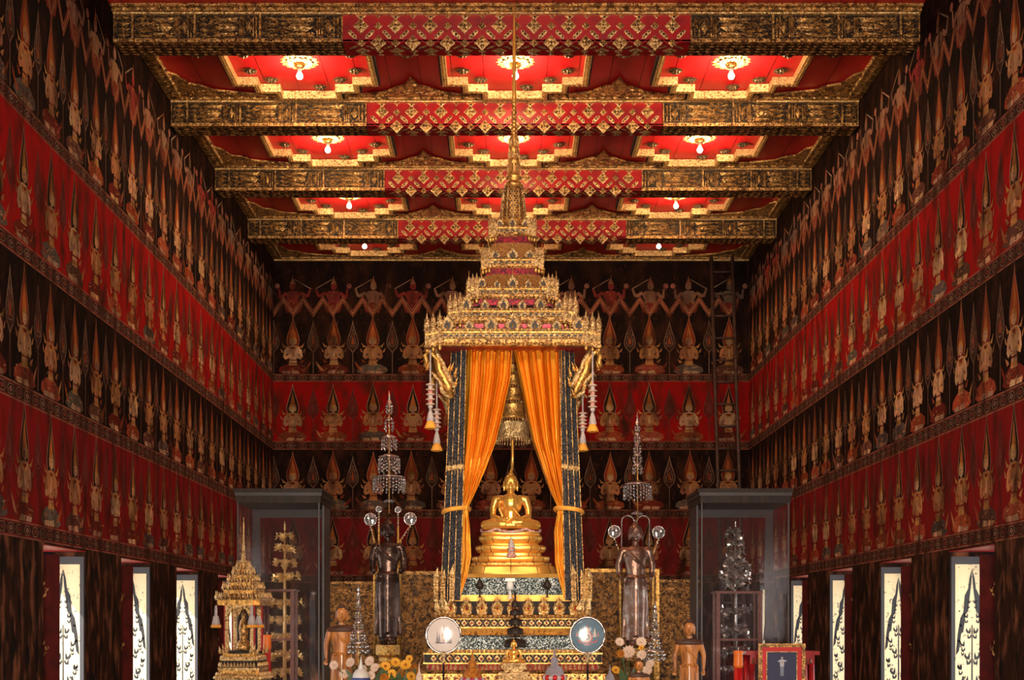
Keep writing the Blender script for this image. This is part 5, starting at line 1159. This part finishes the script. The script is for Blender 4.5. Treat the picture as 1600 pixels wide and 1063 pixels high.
s_ = MB(); s_.lathe((0, 0, 0), [(r * sc / 2, zs(y)) for y, r in ((893, 13), (886, 12), (884, 14), (882, 12), (878, 9), (874, 9.5), (873, 7), (869, 8), (868, 6), (864, 7), (863, 5.2), (859, 6.2), (858, 4.6), (852, 5.2), (850, 4), (846, 4.5), (844, 3.2), (820, 2.4), (806, 1.2))], 'gold_pale', 12, smooth=False); s_.build('ringed_spire', sh)
sh.location = (SX, SY, 0); sh.rotation_euler.z = ROT
# rebase so the empty sits at the shrine's foot
zb_ = zs(1152)
for ch in sh.children: ch.location.z -= zb_
sh.location.z = zb_
for px, lb in ((337.5, 'left end'), (393.5, 'front right corner'), (405, 'far right corner')):
    c_ = W(px, 950, 17.9 if px < 400 else 18.4); t = MB(); Y = c_.y; t.lathe((c_.x, Y, 0), [(.008, zat(946, Y)), (.018, zat(950, Y)), (.02, zat(962, Y)), (.035, zat(964, Y)), (.055, zat(976, Y)), (.03, zat(977, Y))], 'tassel_white', 12)
    o = t.build('white_tassel', loc=tuple(c_)); s2 = MB()
    for k in range(10): a = 2 * pi * k / 10; s2.ell((c_.x + .05 * cos(a), Y + .05 * sin(a), zat(979, Y)), (.02, .02, .022), 'tassel', 6, 5)
    s2.build('orange_beads', o); tag(o, 'white flower tassel with orange beads at the %s of the model shrine eave' % lb, 'tassel', 'tassels on the model shrine')
if zb_ > ZP + .05: stand('shrine_stand', SX, SY, .8, .8, zb_, 'dark_wood', 'dark stand under the golden model shrine', 'stand')

# ------------------------------------------------------------------ big red candles
for px, y0, ym, w, Y, lb in ((417, 992, 1016, 13, 19.2, 'thick red candle with orange top behind the golden model shrine'), (1153.5, 1017, 1044, 14, 18.3, 'thick red candle with orange top left of the framed portrait')):
    c_ = W(px, y0, Y); r = w / 2 * Y / FPX; b_ = MB(); b_.lathe((c_.x, Y, 0), [(r, ZP), (r, zat(ym, Y))], 'wax_red', 20); o = b_.build('candle', loc=(c_.x, Y, ZP)); t = MB(); t.lathe((c_.x, Y, 0), [(r, zat(ym, Y)), (r * 1.12, zat(ym - 4, Y)), (r * 1.08, zat(ym - 8, Y)), (r, zat(y0 + 6, Y)), (r * 1.15, zat(y0 + 2, Y)), (r * .8, zat(y0, Y))], 'wax_orange', 20); t.build('candle_top', o, label='bright orange top of the candle')
    wck = MB(); wck.tube([(c_.x, Y, zat(y0, Y)), (c_.x + .004, Y, zat(y0, Y) + .04)], .005, 'white', 6); wck.build('wick', o); tag(o, lb, 'candle', 'thick red candles')

# ------------------------------------------------------------------ red table and framed portrait
Yp = 18.6; a, b2 = W(1166, 1018, Yp), W(1281, 1018, Yp); tb = empty('red_table', ((a.x + b2.x) / 2, Yp + .3, ZP), 'red lacquered altar table with carved apron behind the framed portrait', 'table')
t = MB(); t.box(a.x, b2.x, Yp, Yp + .6, a.z - .05, a.z, 'red_lacquer'); t.build('tabletop', tb)
t = MB(); t.box(a.x + .06, b2.x - .06, Yp + .04, Yp + .07, a.z - .17, a.z - .051, 'red_lacquer'); frt = (V((0, Yp + .04, 0)), V((1, 0, 0)), V((0, 0, 1)), V((0, -1, 0)))
for k in range(14): x = a.x + .1 + k * .058; t.relief([(x - .025, a.z - .16), (x, a.z - .18), (x + .025, a.z - .16), (x + .015, a.z - .09), (x - .015, a.z - .09)], frt, .015, 'red_wood')
t.build('carved_apron', tb)
for x in (a.x + .09, b2.x - .09):
    for y in (Yp + .08, Yp + .52): l = MB(); l.tube([(x, y, ZP), (x, y, (ZP + a.z) / 2), (x, y, a.z - .051)], [.03, .045, .035], 'red_lacquer', 10); l.build('leg', tb)
Yf = 18.0; x0, x1, zt_, zb2 = W(1185, 1006, Yf).x, W(1258, 1006, Yf).x, zat(1006, Yf), ZP + .30
pf = empty('framed_portrait', ((x0 + x1) / 2, Yf, zb2), 'gilt framed portrait of a person in white uniform on navy, red mat', 'picture')
def ringframe(mb, X0, X1, Z0, Z1, w, y0, y1, k):
    for A in ((X0, X1, Z1 - w, Z1), (X0, X1, Z0, Z0 + w), (X0, X0 + w, Z0 + w, Z1 - w), (X1 - w, X1, Z0 + w, Z1 - w)): mb.box(A[0], A[1], y0, y1, A[2], A[3], k)
f = MB(); ringframe(f, x0, x1, zb2, zt_, .045, Yf - .02, Yf + .03, 'gold_old'); frp = (V((0, Yf - .02, 0)), V((1, 0, 0)), V((0, 0, 1)), V((0, -1, 0)))
for k in range(24):
    z = zb2 + .03 + k * (zt_ - zb2 - .04) / 24
    for x in (x0 + .022, x1 - .022): f.relief([(x - .018, z), (x, z - .014), (x + .018, z), (x, z + .014)], frp, .012, 'gold_pale')
for k in range(18): x = x0 + .05 + k * (x1 - x0 - .1) / 17; f.relief([(x - .014, zt_ - .022), (x, zt_ - .04), (x + .014, zt_ - .022), (x, zt_ - .006)], frp, .012, 'gold_pale')
f.build('gilt_frame', pf)
m_ = MB(); m_.box(x0 + .045, x1 - .045, Yf, Yf + .012, zb2 + .045, zt_ - .045, 'paint', (.62, .012, .012)); mo = m_.build('red_mat', pf)
i_ = MB(); ringframe(i_, x0 + .10, x1 - .10, zb2 + .10, zt_ - .10, .012, Yf - .008, Yf - .001, 'gold_pale'); i_.build('inner_fillet', pf)
pc = MB(); pc.box(x0 + .112, x1 - .112, Yf - .003, Yf - .001, zb2 + .11, zt_ - .112, 'paint', (.022, .024, .075)); cx = (x0 + x1) / 2 + .003; frq = (V((cx, Yf - .003, zt_ - .115)), V((1, 0, 0)), V((0, 0, 1)), V((0, -1, 0)))
k_ = 'paint'; wht = (.50, .50, .55)
pc.flat(circ(0, -.065, .013, .017), frq, .001, k_, (.55, .45, .38)); pc.flat(circ(0, -.052, .014, .009), frq, .0013, k_, (.07, .07, .08))
pc.flat([(-.030, -.095), (-.008, -.085), (.008, -.085), (.030, -.095), (.024, -.18), (-.024, -.18)], frq, .001, k_, wht); pc.flat([(-.024, -.18), (.024, -.18), (.020, -.30), (.003, -.30), (0, -.22), (-.003, -.30), (-.020, -.30)], frq, .001, k_, (.22, .24, .32))
pc.flat([(-.030, -.095), (-.055, -.11), (-.050, -.12), (-.024, -.115)], frq, .0012, k_, wht); pc.flat([(.030, -.095), (.060, -.105), (.058, -.115), (.024, -.115)], frq, .0012, k_, wht); pc.flat(circ(0, -.125, .010, .012), frq, .0015, k_, (.45, .25, .15))
pc.build('portrait_print', pf)
ez = MB(); ez.box(x0 + .03, x1 - .03, Yf - .05, Yf + .12, zb2 - .03, zb2 - .001, 'dark_wood'); ez.box(x0 + .05, x0 + .09, Yf - .02, Yf + .10, ZP, zb2 - .03, 'dark_wood'); ez.box(x1 - .09, x1 - .05, Yf - .02, Yf + .10, ZP, zb2 - .03, 'dark_wood'); o = ez.build('picture_stand', loc=((x0 + x1) / 2, Yf, ZP)); tag(o, 'dark low stand holding the framed portrait', 'stand')

# ------------------------------------------------------------------ monks' fans in plastic
def monk_fan(px, blue, lab):
    Y = 15.3; c_ = W(px, 993, Y); R = 27 * Y / FPX; e = empty('ceremonial_fan', (c_.x, Y, ZP), lab, 'fan', 'plastic wrapped ceremonial fans'); n = 36
    disc = lambda q, y: [(c_.x + R * q * cos(2 * pi * j / n), Y + y, c_.z + R * q * 1.04 * sin(2 * pi * j / n)) for j in range(n)]
    d = MB(); col = (.06, .15, .22) if blue else (.78, .66, .58); d.loft([disc(.93, -.006), disc(.93, .006)], 'paint', col)
    o_, u_, v_, n_ = V((c_.x, Y - .0062, c_.z)), V((1, 0, 0)), V((0, 0, 1)), V((0, -1, 0)); fr = (o_, u_, v_, n_)
    def F(P, c, l=1): d.flat([(a * R, b_ * R) for a, b_ in P], fr, .0004 * l, 'paint', c)
    if blue:   # royal-style crest: crown with spires over a red-ringed medallion, flanked by ribbons
        F(circ(0, -.12, .30, .34, 16), (.45, .06, .08), 1); F(circ(0, -.12, .22, .26, 16), (.55, .50, .40), 2); F(circ(0, -.12, .13, .17, 14), (.10, .10, .22), 3); F([(-.06, -.2), (.06, -.2), (.03, 0), (-.03, 0)], (.75, .5, .15), 4)
        F([(-.16, .20), (.16, .20), (.10, .38), (.03, .52), (0, .72), (-.03, .52), (-.10, .38)], (.35, .08, .06), 1); F([(-.05, .24), (.05, .24), (0, .5)], (.65, .42, .14), 2)
        for sg in (-1, 1):
            F([(sg * .30, -.1), (sg * .52, -.12), (sg * .50, .10), (sg * .42, .45), (sg * .34, .12)][::sg], (.60, .50, .42), 1); F([(sg * .55, -.05), (sg * .68, -.1), (sg * .62, .25)][::sg], (.50, .20, .16), 1)
            F([(sg * .10, -.48), (sg * .50, -.42), (sg * .62, -.22), (sg * .40, -.34)][::sg], (.50, .08, .10), 2)
        F([(-.22, -.50), (.22, -.50), (.15, -.58), (-.15, -.58)], (.45, .12, .10), 2)
    else:      # small emblem of spires and a seated shape
        F([(-.08, -.42), (.10, -.42), (.12, .0), (.04, .30), (.01, .62), (-.03, .28), (-.10, 0)], (.42, .20, .14), 1); F(circ(0, -.1, .07, .15, 10), (.70, .45, .30), 2)
        for a, h_ in ((-.36, .25), (-.24, .05), (.40, .1), (.28, -.05)): F([(a - .08, -.42), (a + .08, -.42), (a + .03, -.1), (a, h_ + .1), (a - .03, -.1)], (.16, .12, .13), 1); F([(a - .03, -.40), (a + .03, -.40), (a, -.2)], (.50, .35, .25), 2)
        F([(-.5, -.42), (.5, -.42), (.42, -.48), (-.42, -.48)], (.10, .08, .10), 2)
    do = d.build('fan_disc', e, label=('blue cloth disc with red and white crest' if blue else 'cream cloth disc with small spired emblem'))
    rm = MB(); pts = [(c_.x + R * cos(2 * pi * j / n), Y, c_.z + R * 1.04 * sin(2 * pi * j / n)) for j in range(n + 1)]; rm.tube(pts, .010, 'silver', 6); rm.build('rim', do)
    w = MB(); rnd = random.Random(px); rings = []
    for q, y in ((1.04, -.004), (1.0, -.020), (.75, -.034), (.4, -.040), (.05, -.042)): rings.append([(c_.x + R * q * (1 + rnd.uniform(-.02, .02)) * cos(2 * pi * j / n), Y + y + rnd.uniform(-.008, .008) * max(0, q - .45), c_.z + R * q * 1.04 * sin(2 * pi * j / n)) for j in range(n)])
    w.loft(rings, 'plastic', cap=False, smooth=True); z0 = c_.z - R * 1.04; w.tube([(c_.x, Y - .01, z0 + .01), (c_.x + .004, Y - .01, z0 - .09)], [.05, .018], 'plastic', 10); w.build('plastic_wrap', do, label='crinkled clear plastic wrap')
    p = MB(); p.tube([(c_.x, Y, z0), (c_.x, Y, ZP)], .011, 'dark', 8); p.lathe((c_.x, Y, 0), [(.012, z0 - .12), (.024, z0 - .09), (.014, z0 - .05), (.03, z0 - .02), (.012, z0 + .02)], 'gold_pale', 10); p.build('pole', e)
monk_fan(693, False, 'cream round fan in plastic wrap on a black pole, left of centre'); monk_fan(918, True, 'blue round fan with red crest in plastic wrap, right of centre')

# ------------------------------------------------------------------ small golden Buddha in the middle front
Yc = 15.3; c_ = W(803, 1036, Yc); o = SB.copy(); COL.objects.link(o); k_ = .35; o.scale = (k_, k_, k_ * 1.02); o.location = (c_.x, Yc, c_.z - .002); tag(o, 'small golden seated Buddha on stepped pedestal at the front centre', 'statue')
ps = MB(); 
for y0, y1, w in ((1046, 1036, 38), (1050, 1046, 30), (1056, 1050, 46), (1063, 1056, 50), (1072, 1063, 60), (1125, 1072, 66)):
    h = w / 2 * Yc / FPX; z0, z1 = zat(y0, Yc), zat(y1, Yc); ps.loft([redent(h, .012, max(z0, ZP), (c_.x, Yc)), redent(h + .006, .012, (z0 + z1) / 2, (c_.x, Yc)), redent(h, .012, z1, (c_.x, Yc))], 'gold_pale' if w % 4 == 2 else 'gold_smooth')
o = ps.build('stepped_pedestal', loc=(c_.x, Yc, ZP)); tag(o, 'small stepped gilt pedestal under the small front Buddha', 'pedestal')
Yd = 15.62; cx = W(805, 980, Yd).x; e = empty('dark_parasol', (cx, Yd, ZP), 'narrow dark brown tiered parasol behind the small front Buddha', 'parasol'); p = MB(); p.tube([(cx, Yd, ZP), (cx, Yd, zat(925, Yd))], .010, 'dark_wood', 8); p.build('pole', e)
for y0, y1, w in ((1012, 999, 34), (992, 981, 25), (977, 967, 21), (962, 953, 17), (949, 940, 12)):
    t = MB(); r = w / 2 * Yd / FPX; t.lathe((cx, Yd, 0), [(r, zat(y0, Yd)), (r * 1.03, zat(y0 - 2, Yd)), (r * .97, zat(y1 + 2, Yd)), (r * .6, zat(y1, Yd)), (.02, zat(y1 - 1, Yd))], 'dark_wood', 20); t.build('parasol_tier', e)
c_ = W(797, 912, 15.9); t = MB(); t.box(c_.x - .055, c_.x + .055, 15.86, 15.94, zat(909, 15.9), zat(904, 15.9), 'white'); t.lathe((c_.x, 15.9, 0), [(.03, zat(936, 15.9)), (.012, zat(932, 15.9)), (.012, zat(922, 15.9)), (.04, zat(921, 15.9)), (.036, zat(909, 15.9))], 'white', 14); o = t.build('white_vessel', loc=tuple(W(797, 936, 15.9))); tag(o, 'small white vessel with flat lid in front of the mirror mosaic', 'vessel')
for px, lb in ((749.5, 'left'), (855, 'right')):
    c_ = W(px, 934, 16.0); t = MB(); t.lathe((c_.x, 16.0, 0), [(.03, c_.z), (.01, c_.z + .012), (.008, zat(922, 16.0)), (.046, zat(919, 16.0)), (.05, zat(914, 16.0)), (.02, zat(908, 16.0)), (.002, zat(902, 16.0))], 'dark_wood', 14); o = t.build('lotus_bud_finial', loc=tuple(c_)); tag(o, 'dark bud-shaped finial before the mirror mosaic, %s one' % lb, 'finial', 'dark bud finials')

# ------------------------------------------------------------------ conical flower offerings and small stupas at the bottom edge
def phum(px, ytip, wbot, Y, km, lab, skirt):
    c_ = W(px, ytip, Y); s = Y / FPX; z = lambda y: zat(ytip + y, Y); e = empty('conical_offering', (c_.x, Y, ZP), lab, 'offering', 'conical flower offerings'); b_ = MB(); b_.lathe((c_.x, Y, 0), [(wbot / 2 * s, z(50)), (wbot / 2 * s * 1.02, z(44)), (wbot / 2 * s * .9, z(36)), (wbot / 2 * s * .66, z(30)), (wbot / 2 * s * .42, z(27)), (wbot / 2 * s * .34, z(25)), (wbot / 2 * s * .40, z(20)), (wbot / 2 * s * .30, z(16)), (wbot / 2 * s * .12, z(14)), (wbot / 2 * s * .16, z(10)), (wbot / 2 * s * .07, z(6)), (.001, z(-2))], km, 24); b_.build('flower_cone', e)
    k_ = MB()
    for j in range(16): a = 2 * pi * j / 16; k_.ell((c_.x + wbot / 2 * s * 1.05 * cos(a), Y + wbot / 2 * s * 1.05 * sin(a), z(46)), (.028, .028, .03), skirt[j % 2], 8, 6)
    k_.build('flower_skirt', e); p = MB(); p.lathe((c_.x, Y, 0), [(.10, ZP), (.09, ZP + .03), (.03, ZP + .06), (.03, z(62)), (.12, z(52)), (.12, z(50))], 'gold', 16); p.build('footed_stand', e)
M['orange_flowers'] = mat('orange_flower_cone', (.80, .30, .03), .6, noise=((.55, .14, .01), 40, .45, .6, 3), bump=('v', 110, .9)); M['silver_flowers'] = mat('pale_flower_cone', (.55, .50, .55), .4, .3, bump=('v', 110, .9))
M['magenta'] = mat('magenta_cloth', (.45, .03, .10), .5); M['blue'] = mat('blue_cloth', (.06, .08, .28), .5)
phum(738, 1017, 31, 15.0, 'orange_flowers', 'orange conical flower offering under the cream fan', ('magenta', 'tassel_white')); phum(866.5, 1013, 31, 15.0, 'silver_flowers', 'silvery conical offering with red skirt left of the blue fan', ('wax_red', 'tassel_white'))
def stupa(px, ytip, w, h, Y, k, kb, lab):
    c_ = W(px, ytip, Y); s = Y / FPX; z = lambda t: zat(ytip + h * t, Y); r = w / 2 * s; b_ = MB(); b_.lathe((c_.x, Y, 0), [(r, ZP), (r, z(1.15)), (r * 1.05, z(1.0)), (r * .95, z(.8)), (r * .6, z(.62)), (r * .25, z(.55)), (r * .34, z(.50)), (r * .2, z(.4)), (r * .14, z(.25)), (.002, z(0))], k, 20); o = b_.build('small_stupa', loc=(c_.x, Y, ZP)); tag(o, lab, 'stupa'); t = MB(); t.lathe((c_.x, Y, 0), [(r * 1.08, z(1.12)), (r * 1.12, z(1.05)), (r * 1.08, z(.98))], kb, 20); t.build('band', o)
stupa(564, 1026, 26, 34, 17.0, 'white', 'blue', 'small white and blue stupa right of the left wooden Buddha'); stupa(655, 1034, 11, 30, 15.6, 'cream', 'gold', 'slim pinkish stupa beside the left corner of the throne base')
stupa(953, 1038, 14, 26, 15.6, 'silver_flowers', 'magenta', 'slim pale stupa beside the right corner of the throne base')

# ------------------------------------------------------------------ flower arrangements
def bloom(mb, c, r, k, n=9, face=(0, -1, .3), kc='yellow'):
    f = V(face).normalized(); u = f.cross(V((0, 0, 1))).normalized(); w = u.cross(f); c = V(c)
    for ring, q in ((1.0, n), (.6, n - 2)):
        for i in range(q):
            a = 2 * pi * (i + .5 * ring) / q; d = u * cos(a) + w * sin(a); t = f.cross(d); R = r * ring
            tip = c + d * R + f * R * .25 * (2 - ring); m1 = c + d * R * .6 + t * R * .30 + f * R * .12; m2 = c + d * R * .6 - t * R * .30 + f * R * .12
            mb.add([c, m1, tip, m2, c + d * R * .5 - f * R * .12], [(0, 1, 2, 3), (4, 2, 1), (4, 3, 2), (4, 1, 0), (4, 0, 3)], k)
    mb.ell(c + f * r * .2, (r * .25,) * 3, kc, 8, 6)
def arrangement(px, Y, pts, lab, kv='dark_wood', leaves=16, spread=30, ybase=1075, seed=5):
    rnd = random.Random(seed); s = Y / FPX; b0 = W(px, ybase, Y); e = empty('flower_arrangement', (b0.x, Y, ZP), lab, 'flowers', 'flower arrangements'); v_ = MB(); v_.lathe((b0.x, Y, 0), [(.09, ZP), (.10, ZP + .02), (.06, ZP + .08), (.13, b0.z - .12), (.15, b0.z - .02), (.12, b0.z)], kv, 18); v_.build('vase', e)
    for (x, y, r, k) in pts:
        c = W(x, y, Y - .05 + rnd.uniform(-.1, .1)); m_ = MB(); bloom(m_, c, r * s, k, 13, (rnd.uniform(-.5, .5), -1, rnd.uniform(.1, .7)), 'cream' if k == 'cream' else 'orange_flowers'); m_.tube([c, (c + V((b0.x, Y, b0.z))) / 2 + V((0, .03, 0)), (b0.x, Y, b0.z - .02)], .006, 'leaf', 5); m_.build('bloom', e)
    for j in range(leaves):
        a = rnd.uniform(-1, 1); h = rnd.uniform(.1, 1); c = W(px + a * spread, ybase - 8 - h * 38, Y + rnd.uniform(-.12, .12)); b1 = V((b0.x, Y, b0.z - .02)); d = (c - b1).normalized(); t = d.cross(V((0, 1, 0))).normalized(); w = rnd.uniform(.03, .05); m_ = MB(); mid = b1 + (c - b1) * .7
        m_.add([b1 + d * .05, mid + t * w, c, mid - t * w, mid + V((0, .015, 0))], [(0, 1, 4), (1, 2, 4), (4, 2, 3), (0, 4, 3), (0, 3, 2, 1)], 'leaf'); m_.build('leaf', e)
arrangement(622, 17.3, [(602, 1042, 9, 'yellow'), (618, 1036, 9, 'yellow'), (634, 1040, 10, 'yellow'), (648, 1046, 8, 'orange_flowers'), (612, 1054, 9, 'yellow'), (628, 1052, 9, 'orange_flowers'), (642, 1058, 9, 'yellow'), (600, 1060, 8, 'orange_flowers'), (640, 1030, 7, 'yellow'), (655, 1058, 7, 'orange_flowers')], 'yellow and orange flower arrangement left of the throne base', leaves=26, spread=30, ybase=1085)
arrangement(572, 17.5, [(522, 1040, 8, 'cream'), (548, 1036, 9, 'cream'), (578, 1034, 9, 'cream'), (586, 1044, 8, 'cream'), (538, 1054, 9, 'cream'), (580, 1056, 8, 'cream'), (566, 1046, 8, 'cream')], 'pale flower arrangement beside the left wooden Buddha', leaves=18, spread=34, ybase=1085, seed=9)
arrangement(985, 17.5, [(968, 1004, 8, 'cream'), (982, 1020, 12, 'cream'), (1002, 1004, 9, 'cream'), (1003, 1024, 9, 'cream'), (1016, 1038, 8, 'cream'), (970, 1022, 7, 'orange_flowers'), (962, 1048, 8, 'yellow'), (1012, 1048, 9, 'cream'), (1002, 1013, 5, 'yellow')], 'white and pink lily arrangement right of the throne base', leaves=20, spread=32, ybase=1085, seed=21)
